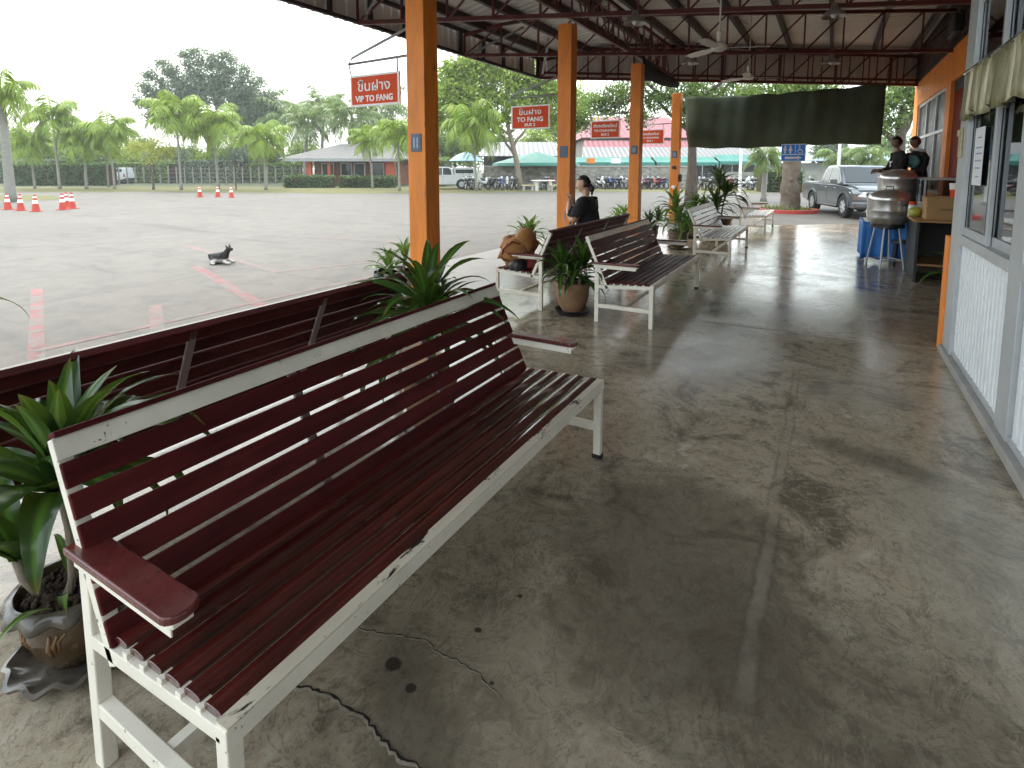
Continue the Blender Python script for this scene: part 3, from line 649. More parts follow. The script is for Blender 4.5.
def _plank(c, d, n_, y0, y1, hw, ht):
    v = []
    for y in (y0, y1):
        for i, j in ((-1, -1), (1, -1), (1, 1), (-1, 1)):
            p = c+d*(i*hw)+n_*(j*ht); v.append((p.x, y, p.z))
    return v, [(3, 2, 1, 0), (4, 5, 6, 7), (0, 1, 5, 4), (1, 2, 6, 5), (2, 3, 7, 6), (3, 0, 4, 7)]
bench((-1.52, .56, 0), 0, 'long dark red slatted bench in the foreground facing the corridor')
bench((-2.36, 2.66, 0), math.pi, 'dark red bench backing onto the foreground bench, facing the yard')
bench((-1.93, 5.02, 0), 0, 'dark red slatted bench behind the clay pot, second along the corridor', 'maroon', 'seatmatte')
bench((-2.60, 7.72, 0), math.pi, 'dark red bench facing the yard on which the woman in black sits', 'maroon', 'seatmatte', 2.59)
bench((-1.86, 9.15, 0), 0, 'weathered bench with sky glare in its pale slat colour, third along the corridor', 'faded', 'faded')
bench((-1.80, 13.85, 0), 0, 'weathered bench with sky glare in its pale slat colour farthest along the corridor, near the tree planter', 'faded', 'faded', 2.0)
# ------------------------------------------------------------------ ticket office (near right wall)
WX = .88
of = thing('ticket_office', (WX, 0, 0), 'aluminium and glass office front with white ribbed panels on the right', 'building')
def obox(name, m, x0, y0, z0, x1, y1, z1, par=of, bev=.003): return MB().box(x0, y0, z0, x1, y1, z1).build(name, m, par, bevel=bev)
obox('plinth', M['concrete_ledge'], -.045, -5, 0, .12, 5.60, .062, bev=.006)
mb = MB(); bays = [(5.45, 3.95), (3.72, 1.9), (1.7, 0), (-.2, -2), (-2.2, -4)]
posts = [(5.30, 5.60), (3.72, 3.95), (1.70, 1.90), (-.2, 0), (-2.2, -2.0), (-4.2, -4)]
for k, (a, b_) in enumerate(posts):
    obox('post', M['alu'], -.012 if k else -.02, a, .062, .06, b_, 3.5)
for (y1, y0) in bays[:4]:
    y1 = min(y1, 5.30)
    obox('rail', M['alu'], -.018, y0+.001, .93, .07, y1-.001, 1.00)
    obox('rail', M['alu'], -.004, y0+.001, .0625, .05, y1-.001, .10)
    obox('rail', M['alu'], -.01, y0+.001, 2.74, .06, y1-.001, 2.82)
    pr = []; y = y0+.004
    while y < y1-.03:
        pr += [(.006, y), (.006, y+.050), (.026, y+.058), (.026, y+.078)]; y += .086
    rows = [[(x, y, .10) for x, y in pr], [(x, y, .93) for x, y in pr]]
    m2 = MB(); m2.ribbon(rows); m2.uv = {}; m2.build('ribbed_panel', M['whitepanel'], of, solid=.002)
    fx = MB().box(.035, y0, 2.82, .041, y1, 3.5).build('fixed_glass', M['glass'], of)
    ym = (y0+y1)/2
    for j, (a, b_, xo) in enumerate(((ym-.03, y1, .004), (y0, ym+.03, .034))):
        m2 = MB(); f = .045
        m2.box(xo, a, 1.0, xo+.026, a+f, 2.74); m2.box(xo, b_-f, 1.0, xo+.026, b_, 2.74); m2.box(xo, a+f, 1.0, xo+.026, b_-f, 1.06); m2.box(xo, a+f, 2.68, xo+.026, b_-f, 2.74)
        sash = m2.build('window_sash', M['alu'], of, bevel=.002)
        MB().box(xo+.010, a+f, 1.06, xo+.016, b_-f, 2.68).build('pane', M['glass'], sash)
        m2 = MB(); m2.box(xo-.002, a+f, 1.06, xo+.004, a+f+.007, 2.68); m2.box(xo-.002, b_-f-.007, 1.06, xo+.004, b_-f, 2.68); m2.build('gasket', M['alu_dark'], sash)
M['inwall'] = mat('office inner wall', (.42, .40, .36), .8, .15, 2)
mb = MB(); mb.box(2.6, -5, .0, 2.7, 5.5, 3.5); mb.box(.12, -5, 3.44, 2.6, 5.5, 3.5); mb.box(.12, -5, 0.02, 2.6, 5.5, .05); mb.box(.06, 5.5, .062, 2.7, 5.599, 3.5); mb.box(.06, -5.1, .0, 2.7, -5, 3.5); mb.build('room_shell', M['inwall'], of)
obox('head_wall', M['brickdark'], -.01, -5, 3.5, .2, 5.60, 4.5)
obox('corner_strip', M['orange2'], -.035, 5.602, 0, .9, 5.74, .95, bev=.004)
# furniture glimpsed in the office
mb = MB(); mb.box(.7, 3.2, .05, 1.5, 4.9, .8); mb.build('counter_block', M['inwall'], of, bevel=.01)
# lock plate on the end post
mb = MB(); mb.box(-.035, 5.44, 1.58, -.021, 5.54, 1.80); mb.box(-.052, 5.46, 1.74, -.035, 5.50, 1.79); mb.build('latch_plate', mat('tarnished latch', (.42, .36, .22), .4, .3, 9, metal=.4), of, bevel=.004)
# valance curtain
rows = []
for j in range(9):
    q = j/8; row = []
    for i in range(161):
        p = i/160; y = 5.44-3.9*p; d = .010+.016*q
        row.append((-.042+math.sin(p*230+.8*math.sin(p*23))*d+.006*math.sin(p*61), y, 2.205-q*(.33+.02*math.sin(p*47)+.014*math.sin(p*170))+.006*math.sin(p*90)))
    rows.append(row)
m, nt, b = newmat('olive gold satin'); v = objco(nt, (1, 1, .12))
L(nt, ramp(nt, noise(nt, v, 9, 5, .6, .5), [(.32, (.05, .06, .02)), (.5, (.19, .17, .06)), (.64, (.62, .56, .38))]), b.inputs['Base Color']); b.inputs['Roughness'].default_value = .32; b.inputs['Sheen Weight'].default_value = .3; M['satin'] = m
cu_ = thing('valance_curtain', (WX, 0, 0), 'pleated olive gold satin valance on a rod over the office window', 'curtain')
mb = MB(); mb.ribbon(rows); mb.uv = {}; mb.build('pleated_cloth', M['satin'], cu_, smooth='all', solid=.003)
mb = MB(); mb.tube([(-.042, 5.48, 2.215), (-.042, 1.5, 2.215)], .011, 8); mb.tube([(-.042, 5.46, 2.215), (-.012, 5.46, 2.215)], .008, 6); mb.build('curtain_rod', M['chrome'], cu_, smooth=True)
# paper notice
t = thing('paper_notice', (WX-.002, 4.98, 1.58), 'white paper notice stuck on the office window glass', 'notice')
m = mat('printed paper', (.78, .80, .84), .8, .04, 6); MB().box(-.002, -.14, -.20, 0, .14, .20).build('sheet', m, t)
mb = MB()
for k, (z, hw) in enumerate(((.13, .06), (.06, .11), (.02, .10), (-.03, .11), (-.08, .09), (-.14, .05))): mb.box(-.0034, -hw, z-.005, -.0022, hw*.8, z+.005)
mb.build('print', mat('blue grey ink', (.35, .40, .55), .8, .1, 20), t)
# ------------------------------------------------------------------ food stall building (orange)
OX = 1.78
fs = thing('food_stall_building', (OX, 0, 0), 'orange painted shop front with dark windows beyond the office', 'building')
def fbox(name, m, x0, y0, z0, x1, y1, z1, par=fs, bev=.004): return MB().box(x0, y0, z0, x1, y1, z1).build(name, m, par, bevel=bev)
fbox('orange_band', M['orange2'], 0, 5.62, 3.05, .2, 18.1, 3.64)
fbox('dado_wall', M['orange2'], .01, 12.9, 0, .19, 17.7, .98)
for y0, y1 in ((17.3, 18.1), (12.75, 13.25), (9.2, 9.5), (5.75, 6.3)): fbox('pier', M['orange2'], -.004, y0, 0, .196, y1, 3.05)
dr = fbox('door', M['doorred'], .06, 9.5, .02, .10, 12.75, 2.85); fbox('transom', M['alu_dark'], .05, 9.5, 2.85, .12, 12.75, 3.05)
for k in range(4): fbox('door_panel', M['doorred'], .052, 9.56+k*.8, .2, .062, 9.56+k*.8+.68, 2.6, dr)
wn = MB()
for y in (13.25, 14.55, 15.9, 17.22): wn.box(.03, y, .98, .10, y+.08, 3.05)
wn.box(.032, 13.3, .98, .098, 17.3, 1.05); wn.box(.032, 13.3, 2.98, .098, 17.3, 3.05); wn.box(.034, 13.3, 2.2, .096, 17.3, 2.26)
wf = wn.build('window_frame', M['alu'], fs, bevel=.003); MB().box(.062, 13.3, 1.05, .068, 17.25, 2.98).build('pane', mat('opaque dark room pane', (.05, .055, .055), .4, .3, 2, spec=.12), wf)  # opaque panel instead of glass, the dark room behind put into its colour
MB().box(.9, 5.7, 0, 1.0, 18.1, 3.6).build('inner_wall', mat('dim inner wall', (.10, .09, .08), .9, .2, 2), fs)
fbox('end_wall', M['orange2'], .2, 17.9, 0, 1.0, 18.1, 3.6); fbox('ceiling_slab', M['concrete_ledge'], .2, 5.7, 3.5, 1.0, 17.9, 3.6)
# honeycomb vent bricks above the band
mb = MB(); z = 3.64; k = 0
while z < 4.5:
    y = 5.65+(.13 if k % 2 else 0)
    while y < 18: mb.box(0, y, z, .12, y+.215, z+.065); y += .26
    z += .09; k += 1
mb.build('vent_brick', M['brickdark'], fs)
MB().box(.13, 5.65, 3.64, .16, 18.05, 4.56).build('vent_back', M['alu_dark'], fs)
# AC unit box high on the brick
t = thing('ac_box', (1.70, 12.4, 3.98), 'dark box unit fixed high on the dark brick wall', 'wall unit')
MB().box(-.04, -.35, -.2, .078, .35, .12).build('housing', M['black'], t, bevel=.02)
mb = MB()
for k in range(7): mb.box(-.046, -.3, -.17+k*.038, -.0405, .3, -.155+k*.038)
mb.build('grille', M['alu_dark'], t)
# counter desk, box, cup, jars
cd = thing('counter_desk', (1.0, 8.9, 0), 'charcoal sided counter desk with plywood top on the right', 'desk')
MB().box(0, 0, 0, .035, 1.0, .795).build('side_panel', M['darkpanel'], cd, bevel=.003)
MB().box(.745, 0, 0, .775, 1.0, .795).build('side_panel', M['darkpanel'], cd, bevel=.003)
MB().box(.035, .93, .1, .745, .96, .795).build('back_panel', M['darkpanel'], cd)
MB().box(-.03, -.06, .797, .79, 1.05, .828).build('top', M['wood'], cd, bevel=.004)
MB().box(.036, .03, .22, .744, .92, .245).build('shelf', M['wood'], cd)
t = thing('cardboard_box', (1.26, 9.2, .829), 'brown cardboard box on the plywood counter top', 'box')
MB().box(-.16, -.22, 0, .30, .22, .285).build('carton', M['card'], t, bevel=.004)
mb = MB(); mb.box(-.165, -.222, .272, .302, -.004, .29); mb.box(-.165, .004, .274, .302, .222, .292); mb.build('flap', M['card'], t)
mb = MB(); mb.box(-.02, -.2226, .12, .16, -.2212, .15); mb.build('print', mat('faded carton ink', (.25, .16, .08), .9, .1, 8), t)
t = thing('paper_cup', (1.415, 9.15, 1.122), 'red and white paper cup on the cardboard box', 'cup')
MB().lathe([(.0, 0), (.055, 0), (.072, .17), (.066, .17), (.05, .01)], 20).build('cup_body', M['redsign'], t, smooth=True)
MB().lathe([(.067, .10), (.0745, .175), (.0745, .18), (.067, .18)], 20).build('cup_rim', M['signwhite'], t, smooth=True)
for k, (x, y, lab) in enumerate(((1.02, 9.66, 'small red topped jar at the back of the counter'), (1.13, 9.78, 'small glass jar beside the red topped jar'))):
    t = thing('jar', (x, y, .829), lab, 'jar', group='jars on the counter'); MB().lathe([(0, 0), (.05, 0), (.052, .14), (.04, .16)], 16).build('glass_body', M['lampglass'], t, smooth=True)
    MB().lathe([(.044, .155), (.046, .2), (0, .2)], 16).build('lid', M['redsign'] if not k else M['alu'], t, smooth=True)
t = thing('fruit_bag', (1.03, 9.42, .829), 'crumpled yellow green packet at the counter edge', 'packet')
MB().ell((0, 0, .07), (.08, .14, .07), 14, 8).build('packet_body', mat('lime packet', (.40, .42, .06), .4, .3, 9, bmp=.4), t, smooth='all')
# glass display case with steel top behind the desk
t = thing('display_case', (1.22, 10.35, .0), 'glass food display case behind the cardboard box', 'display case')
MB().box(0, 0, 0, .5, 1.5, .72).build('cabinet', M['darkpanel'], t, bevel=.004)
mb = MB()
for x in (.01, .49):
    for y in (.01, 1.49): mb.box(x-.012, y-.012, .72, x+.012, y+.012, 1.32)
mb.box(-.01, -.01, 1.32, .51, 1.51, 1.345); mb.box(0, 0, .721, .5, 1.5, .74); mb.box(0, .02, 1.02, .5, 1.48, 1.03); mb.build('case_frame', M['alu'], t)
mb = MB(); mb.box(.002, .025, .74, .006, 1.475, 1.32); mb.box(.025, .002, .74, .475, .006, 1.32); mb.build('pane', M['glass'], t)
mb = MB()
for k in range(6): mb.lathe([(0, .741), (.06, .741), (.06, .84), (0, .84)], 12, (.13+.22*(k % 2), .2+.22*k, 0))
mb.build('food_tub', mat('red food tubs', (.35, .05, .03), .5, .3, 10), t, smooth=True)
# steamers
def steamer(loc, rz, label, r_=.275, tiers=2):
    t = thing('steamer_pot', loc, label, 'steamer', rz, 'big aluminium steamers')
    z = 0; prof = [(0, 0), (r_*.72, 0), (r_*.93, .05), (r_, .12), (r_, .2)]
    MB().lathe(prof+[(r_*1.012, .205), (r_*1.012, .215), (r_*.98, .218)], 48).build('pot_base', M['steelpot'], t, smooth=True)
    z = .216
    for k in range(tiers-1):
        MB().lathe([(r_*.97, z), (r_, z+.005), (r_, z+.14), (r_*1.012, z+.145), (r_*1.012, z+.155), (r_*.97, z+.158)], 48).build('steamer_tier', M['steelpot'], t, smooth=True); z += .156
    lid = MB().lathe([(r_*.985, z), (r_*1.01, z+.004), (r_*1.01, z+.03), (r_*.93, z+.075), (r_*.6, z+.125), (r_*.25, z+.145), (0, z+.148)], 48).build('lid', M['steelpot'], t, smooth=True)
    mb = MB(); mb.tube([(-.05, 0, z+.14), (-.045, 0, z+.19), (.045, 0, z+.19), (.05, 0, z+.14)], .009, 8); mb.build('lid_handle', M['black'], lid, smooth=True)
    for zz in (.16, .16+.13):
        for a in (-.9, math.pi-.9):
            d = Vector((math.cos(a), math.sin(a), 0)); s_ = Vector((-d.y, d.x, 0)); c = d*r_+Vector((0, 0, zz))
            mb = MB(); mb.tube([c-s_*.055, c-s_*.055+d*.035+Vector((0, 0, .01)), c+s_*.055+d*.035+Vector((0, 0, .01)), c+s_*.055], .008, 8); mb.build('side_handle', M['black'], t, smooth=True)
    return t
steamer((.765, 10.0, .66), 0, 'big dented aluminium steamer pot in front, on a tubular stand')
sd_ = thing('steamer_stand', (.765, 10.0, 0), 'splayed aluminium leg stand under the front steamer', 'stand')
for k in range(4):
    a = math.pi/4+k*math.pi/2+.5; d = Vector((math.cos(a), math.sin(a), 0)); mb = MB(); mb.tube([d*.15+Vector((0, 0, .63)), d*.25], .014, 8); mb.build('leg', M['alu'], sd_, smooth=True)
mb = MB(); mb.lathe([(.20, .615), (.22, .615), (.22, .658), (.20, .658), (.20, .615)], 28); mb.lathe([(0, .59), (.12, .59), (.14, .65), (0, .65)], 20); mb.build('burner_ring', M['black'], sd_, smooth=True)
mb = MB(); q = [Vector((math.cos(math.pi/4+k*math.pi/2+.5), math.sin(math.pi/4+k*math.pi/2+.5), 0))*.228+Vector((0, 0, .13)) for k in range(4)]
for k in range(4): mb.tube([q[k], q[(k+1) % 4]], .009, 6)
mb.build('brace', M['alu'], sd_)
tb = thing('steamer_table', (.84, 10.95, 0), 'table skirted with crumpled blue tarpaulin behind the front steamer', 'table')
MB().box(-.33, -.5, .60, .33, .5, .64).build('table_top', M['alu'], tb, bevel=.005)
for sx in (-1, 1):
    for sy in (-1, 1): MB().tube([(sx*.28, sy*.44, 0), (sx*.28, sy*.44, .6)], .016, 8).build('leg', M['alu'], tb, smooth=True)
per = [(-.36, .5), (-.36, -.52), (.36, -.52), (.36, .5)]; rows = []
pts = []
for (a, b_) in zip(per[:-1], per[1:]):
    for i in range(26): pts.append((a[0]+(b_[0]-a[0])*i/26, a[1]+(b_[1]-a[1])*i/26, (b_[1]-a[1], -(b_[0]-a[0]))))
for j in range(7):
    q = j/6; row = []
    for i, (x, y, n_) in enumerate(pts):
        l = math.hypot(*n_); w_ = (.018*math.sin(i*1.1)+.022*math.sin(i*.53+1))*(.3+q)-.03*q; row.append((x-n_[0]/l*w_ if False else x+n_[0]/l*w_, y+n_[1]/l*w_, .648-q*(.585+.02*math.sin(i*.8))))
    rows.append(row)
mb = MB(); mb.ribbon(rows); mb.uv = {}; mb.build('tarpaulin_skirt', M['bluetarp'], tb, smooth='all', solid=.003)
steamer((.93, 10.95, .645), .4, 'tall aluminium steamer pot behind, on the blue skirted table', .265, 4)
st = thing('plastic_stool', (1.0, 10.3, 0), 'low dark plastic stool half hidden behind the front steamer', 'stool')
MB().lathe([(0, .40), (.13, .40), (.15, .39), (.155, .36), (.14, .355), (0, .36)], 20).build('seat', M['black'], st, smooth=True)
for k in range(4):
    a = math.pi/4+k*math.pi/2; MB().tube([(.11*math.cos(a), .11*math.sin(a), .37), (.15*math.cos(a), .15*math.sin(a), 0)], [.018, .024], 8).build('leg', M['black'], st, smooth=True)
# ------------------------------------------------------------------ potted plants
def leaf(mb, base, az, elev, ln, wd, droop, rnd, n=10, fold=.25, tipcurl=0.0, side=0.0):
    """strap leaf: starts at elev above horizontal, bends down along its length"""
    p = Vector(base); rows = []; st = ln/n; e = elev; a = az
    for i in range(n+1):
        t = i/n
        wv = wd*(math.sin(math.pi*min(1, (t*.93+.07))**.75))**.8 if t < 1 else .001
        wv *= 1-.25*t
        d = Vector((math.cos(a)*math.cos(e), math.sin(a)*math.cos(e), math.sin(e)))
        s_ = Vector((-math.sin(a), math.cos(a), 0)); u = s_.cross(d)*-1
        s2 = (s_+u*side*t).normalized()
        r_ = wv/2; wav = .10*wv*math.sin(t*9+az*3)
        rows.append([p-s2*r_+u*(fold*r_+wav), p-s2*r_*.5+u*fold*r_*.35, p, p+s2*r_*.5+u*fold*r_*.35, p+s2*r_+u*(fold*r_-wav)])
        p = p+d*st; e -= droop/n*(.35+1.5*t)+tipcurl/n*(t > .6); a += side*.25/n
    mb.ribbon(rows)
def rosette(mb, base, n, ln, wd, rnd, lo=.1, hi=1.45, droop=1.7, nseg=10):
    for i in range(n):
        t = i/max(1, n-1); az = i*2.39996+rnd.uniform(-.3, .3); el = lo+(hi-lo)*t+rnd.uniform(-.1, .1)
        l = ln*(1.0-.35*t)*rnd.uniform(.8, 1.12); b_ = Vector(base)+Vector((math.cos(az)*.012, math.sin(az)*.012, -.10*(1-t)))
        leaf(mb, b_, az, el, l, wd*rnd.uniform(.8, 1.15), droop*rnd.uniform(.75, 1.25)*(1.1-.5*t), rnd, nseg, rnd.uniform(.15, .4), 0, rnd.uniform(-.6, .6))
PG = 'potted leafy plants on the porch'
def clay_pot(t, r_=.16, h=.3, m='terra', saucer=True):
    zz = .03 if saucer else 0
    MB().lathe([(0, zz), (r_*.60, zz), (r_*.82, zz+h*.22), (r_*.97, zz+h*.52), (r_*.98, zz+h*.82), (r_*1.06, zz+h*.85), (r_*1.08, zz+h*.97), (r_*1.02, zz+h), (r_*.92, zz+h), (r_*.90, zz+h*.88), (0, zz+h*.87)], 32,
               wob=lambda i, a, rr, z: (rr*(1+.012*math.sin(3*a+z*9)), z+(.006*math.sin(5*a) if i > 5 else 0))).build('pot', M[m], t, smooth=True)
    MB().lathe([(0, zz+h*.885), (r_*.89, zz+h*.885), (r_*.86, zz+h*.91), (0, zz+h*.93)], 24).build('soil', M['soil'], t, smooth='all')
    if saucer: MB().lathe([(0, .0), (r_*.9, 0), (r_*1.12, .035), (r_*1.08, .04), (r_*.88, .012), (0, .012)], 28).build('saucer', M['glaze' if m == 'glaze' else 'black'], t, smooth=True)
def plant(loc, label, r_=.16, h=.3, n=26, ln=.5, wd=.07, stems=((0, 0, .25),), m='leaf', pot='terra', seed=1, droop=1.7, saucer=True, lo=.1, hi=1.45):
    t = thing('potted_plant', loc, label, 'potted plant', 0, PG); rnd = random.Random(seed); clay_pot(t, r_, h, pot, saucer)
    mb = MB(); sb = MB()
    for (x, y, sh) in stems:
        top = Vector((x*1.6, y*1.6, h+sh)); sb.tube([(x, y, h*.85), (x*1.3, y*1.3, h+sh*.5), top], [.017, .015, .013], 8); rosette(mb, top, n, ln, wd, rnd, lo, hi, droop)
    mb.build('foliage', M[m], t, smooth='all'); sb.build('stem', M['palebark'], t, smooth=True); return t
# the large foreground pot with a scalloped rim and saucer
BP = Vector((-1.94, .69, 0))
t = thing('potted_plant', BP, 'big dracaena in a glazed brown pot with scalloped rim, at the left foreground', 'potted plant', 0, PG)
def scal(i, a, r_, z):
    k = {7: .6, 8: 1.0, 9: .8}.get(i, 0); return r_*(1+.045*k*math.sin(a*11)), z-.006*k*(1+math.sin(a*11))
MB().lathe([(0, .03), (.075, .03), (.088, .05), (.105, .09), (.122, .15), (.128, .19), (.126, .205), (.150, .218), (.158, .232), (.150, .25), (.135, .252), (.126, .235), (.12, .215), (0, .21)], 88, wob=scal).build('pot', M['glaze'], t, smooth=True)
MB().lathe([(.129, .206), (.153, .216), (.1615, .232), (.153, .2535), (.134, .2555)], 88, wob=lambda i, a, r_, z: (r_*(1+.05*math.sin(a*11)*(.3, 1, 1, .6, .1)[i]), z-.008*(1+math.sin(a*11))*(0, .6, 1, .5, .1)[i])).build('rim_glaze', M['glazegrey'], t, smooth='all')
MB().lathe([(0, .0), (.10, 0), (.13, .012), (.165, .038), (.172, .05), (.160, .056), (.13, .028), (.09, .016), (0, .016)], 88, wob=lambda i, a, r_, z: (r_*(1+.05*math.sin(a*11)*(1 if 3 <= i <= 5 else 0)), z-.006*(1+math.sin(a*11))*(1 if 3 <= i <= 5 else 0))).build('saucer', M['glazegrey'], t, smooth=True)
rm_ = mat('ochre relief', (.20, .11, .045), .35, .3, 8)
for k in range(7):
    a = k*2*math.pi/7-.9; mb = MB()
    for j in range(3): mb.tube([(.104*math.cos(a+j*.09), .104*math.sin(a+j*.09), .095), (.119*math.cos(a+j*.11), .119*math.sin(a+j*.11), .13+.012*j), (.127*math.cos(a+j*.15+.07), .127*math.sin(a+j*.15+.07), .178)], [.003, .008, .004], 6)
    mb.build('relief', rm_, t, smooth='all')
sm_ = MB(); sm_.lathe([(.124, .222), (.11, .232), (.06, .240), (0, .246)], 60, wob=lambda i, a, r_, z: (r_, z+.010*math.sin(7*a+i*3)*(i > 0)))
rnd = random.Random(12)
for k in range(140): a = rnd.uniform(0, 6.28); r_ = .115*math.sqrt(rnd.random()); sm_.ell((r_*math.cos(a), r_*math.sin(a), .240), (rnd.uniform(.004, .011),)*3, 6, 4)
sm_.build('soil', M['soil'], t, smooth='all')
mb = MB(); rnd = random.Random(5)
stm = [((.03, -.02, .235), (.05, -.01, .31), (.025, .0, .42), (-.02, .0, .53)), ((-.05, .03, .235), (-.09, .04, .38), (-.10, .05, .56)), ((-.03, -.06, .235), (-.06, -.09, .30), (-.07, -.10, .36))]
for q in stm: MB().tube(q, [.017, .015, .013, .012][:len(q)], 10).build('stem', M['palebark'], t, smooth='all')
cen = Vector((-.02, .0, .53)); c2 = Vector((-.10, .05, .56)); c3 = Vector((-.07, -.10, .36))
for b_, az, el, l, wd, dr in ((cen, .45, 1.2, .62, .058, 2.1), (cen, .80, .95, .54, .062, 2.2), (cen, .15, .80, .34, .085, 2.7), (cen, 1.25, 1.05, .50, .078, 1.7), (cen, 1.7, .8, .50, .085, 2.0), (cen, 2.3, .85, .52, .085, 1.9), (cen, 2.9, .9, .52, .085, 1.9),
        (cen, -.55, .55, .44, .105, 2.6), (cen, -1.0, .75, .50, .115, 2.6), (cen, -1.6, .55, .48, .115, 2.4), (cen, -2.2, .8, .50, .10, 2.1), (cen, -2.7, .6, .5, .09, 2.0), (cen, -1.2, 1.15, .46, .105, 1.9), (cen, -.35, 1.15, .46, .09, 2.0), (cen, .35, 1.35, .42, .085, .9),
        (cen, 1.2, 1.4, .40, .08, .7), (cen, -2.0, 1.4, .42, .095, .8), (cen, 2.5, 1.35, .42, .085, .8), (cen, -.9, 1.42, .40, .095, .6), (cen, .95, .45, .42, .08, 2.2), (cen, .55, .55, .42, .075, 2.4),
        (c2, .6, 1.25, .44, .075, 1.1), (c2, 1.4, 1.1, .44, .075, 1.5), (c2, 2.6, 1.2, .48, .08, 1.3), (c2, -2.2, 1.0, .5, .08, 1.6), (c2, -1.2, 1.25, .46, .09, 1.2), (c2, 3.1, .8, .5, .075, 1.8), (c2, 2.0, .7, .5, .07, 2.0), (c2, -.4, 1.35, .40, .085, .7), (c2, .1, 1.0, .46, .07, 1.9),
        (c3, -.8, 1.0, .34, .07, 1.8), (c3, -1.8, .9, .38, .08, 2.0), (c3, -2.6, .8, .40, .08, 1.9), (c3, 3.0, 1.1, .38, .07, 1.6), (c3, -1.3, 1.35, .36, .075, 1.0)):
    leaf(mb, b_, az, el, l, wd, dr, rnd, 16, rnd.uniform(.2, .42), 0, rnd.uniform(-.5, .5))
mb.build('foliage', M['leaf'], t, smooth='all')
leaf_l = MB(); rnd = random.Random(8)
for b_, az, el, l in (((.07, -.05, .235), -.3, 1.0, .20), ((.03, .06, .235), 1.4, .9, .2), ((-.06, .02, .235), 3.0, .9, .2), ((.06, -.07, .235), -1.2, .7, .18)): leaf(leaf_l, b_, az, el, l, .028, 1.7, rnd)
for az, el in ((-.9, 1.35), (-.2, 1.45), (-1.9, 1.3), (1.0, 1.4)): leaf(leaf_l, cen+Vector((0, 0, .02)), az, el, .36, .07, .6, rnd, 12)  # upright leaves: daylight on them put into the paler leaf colour
leaf_l.build('lit_and_young_leaves', M['leaflight'], t, smooth='all')
plant((-1.93, 2.42, 0), 'dracaena with long arching leaves between the two foreground benches at their far end', .15, .30, 30, .62, .075, ((0, 0, .46), (-.03, .04, .32)), 'leaf', 'terra', 11, 1.9)
plant((-2.27, 5.22, 0), 'bushy dracaena in a round clay pot between the two middle benches', .175, .30, 24, .48, .070, ((0, .02, .12), (-.06, -.03, .2), (.07, 0, .26)), 'leaf', 'terra', 5, 2.0)
bp = plant((-3.80, 4.28, .0), 'light green plant in a pot wrapped with a black bin bag, by the nearest column', .21, .42, 16, .36, .055, ((-.08, 0, .10), (.02, .05, .2), (-.12, .05, .05)), 'leaflight', 'bag', 9, 1.7, False)
rows = []
for j in range(9):
    q = j/8; rows.append([((.205+.03*q+.018*math.sin(k*.9+q*4)*(.4+q)-.05*max(0, q-.8))*math.cos(k*.1309), (.205+.03*q+.018*math.sin(k*.9+q*4)*(.4+q)-.05*max(0, q-.8))*math.sin(k*.1309), .06+.40*q+.014*math.sin(k*1.7)*(q > .7)) for k in range(49)])
mb = MB(); mb.ribbon(rows); mb.uv = {}; mb.build('bin_bag', M['bag'], bp, smooth='all', solid=.003)
plant((-4.15, 7.65, 0), 'light green plant left of the second column, behind the bags', .17, .34, 22, .46, .06, ((0, 0, .12), (.05, .04, .2)), 'leaflight', 'terra', 21, 1.7)
plant((-3.75, 11.3, 0), 'light green plant right before the third column', .18, .34, 22, .5, .06, ((0, 0, .2), (-.1, .04, .1)), 'leaflight', 'terra', 22, 1.7)
plant((-3.1, 10.9, 0), 'dark leafy plant in a low pot right of the third column', .18, .34, 20, .46, .06, ((0, 0, .1), (.1, .03, .2)), 'leafdark', 'glaze', 23, 1.7)
plant((-2.42, 10.45, 0), 'tall bright dracaena behind the far end of the second bench', .18, .32, 30, .58, .075, ((0, 0, .25), (-.06, .05, .5), (.08, 0, .1)), 'leaflight', 'glaze', 24, 1.9)
plant((-2.6, 12.3, 0), 'mid green plant below the farthest column', .18, .32, 24, .5, .065, ((0, 0, .2), (.05, .05, .4)), 'leaf', 'terra', 25, 1.8)
plant((-2.15, 12.6, 0), 'large dark green dracaena in a wide brown bowl between the pale benches', .36, .42, 26, .72, .085, ((0, 0, .3), (-.14, .05, .15), (.12, 0, .55), (.02, .1, .8)), 'leafdark', 'glaze', 26, 1.9)
plant((1.16, 6.55, 0), 'plant whose long drooping leaves stick out behind the office corner', .14, .26, 12, .62, .075, ((0, 0, .22),), 'leaf', 'terra', 31, 2.0)
plant((-5.35, 1.25, 0), 'plant in a dark red pot at the far left edge of the porch', .20, .50, 18, .62, .06, ((0, 0, .12),), 'leafdark', 'redsign', 33, 1.8)
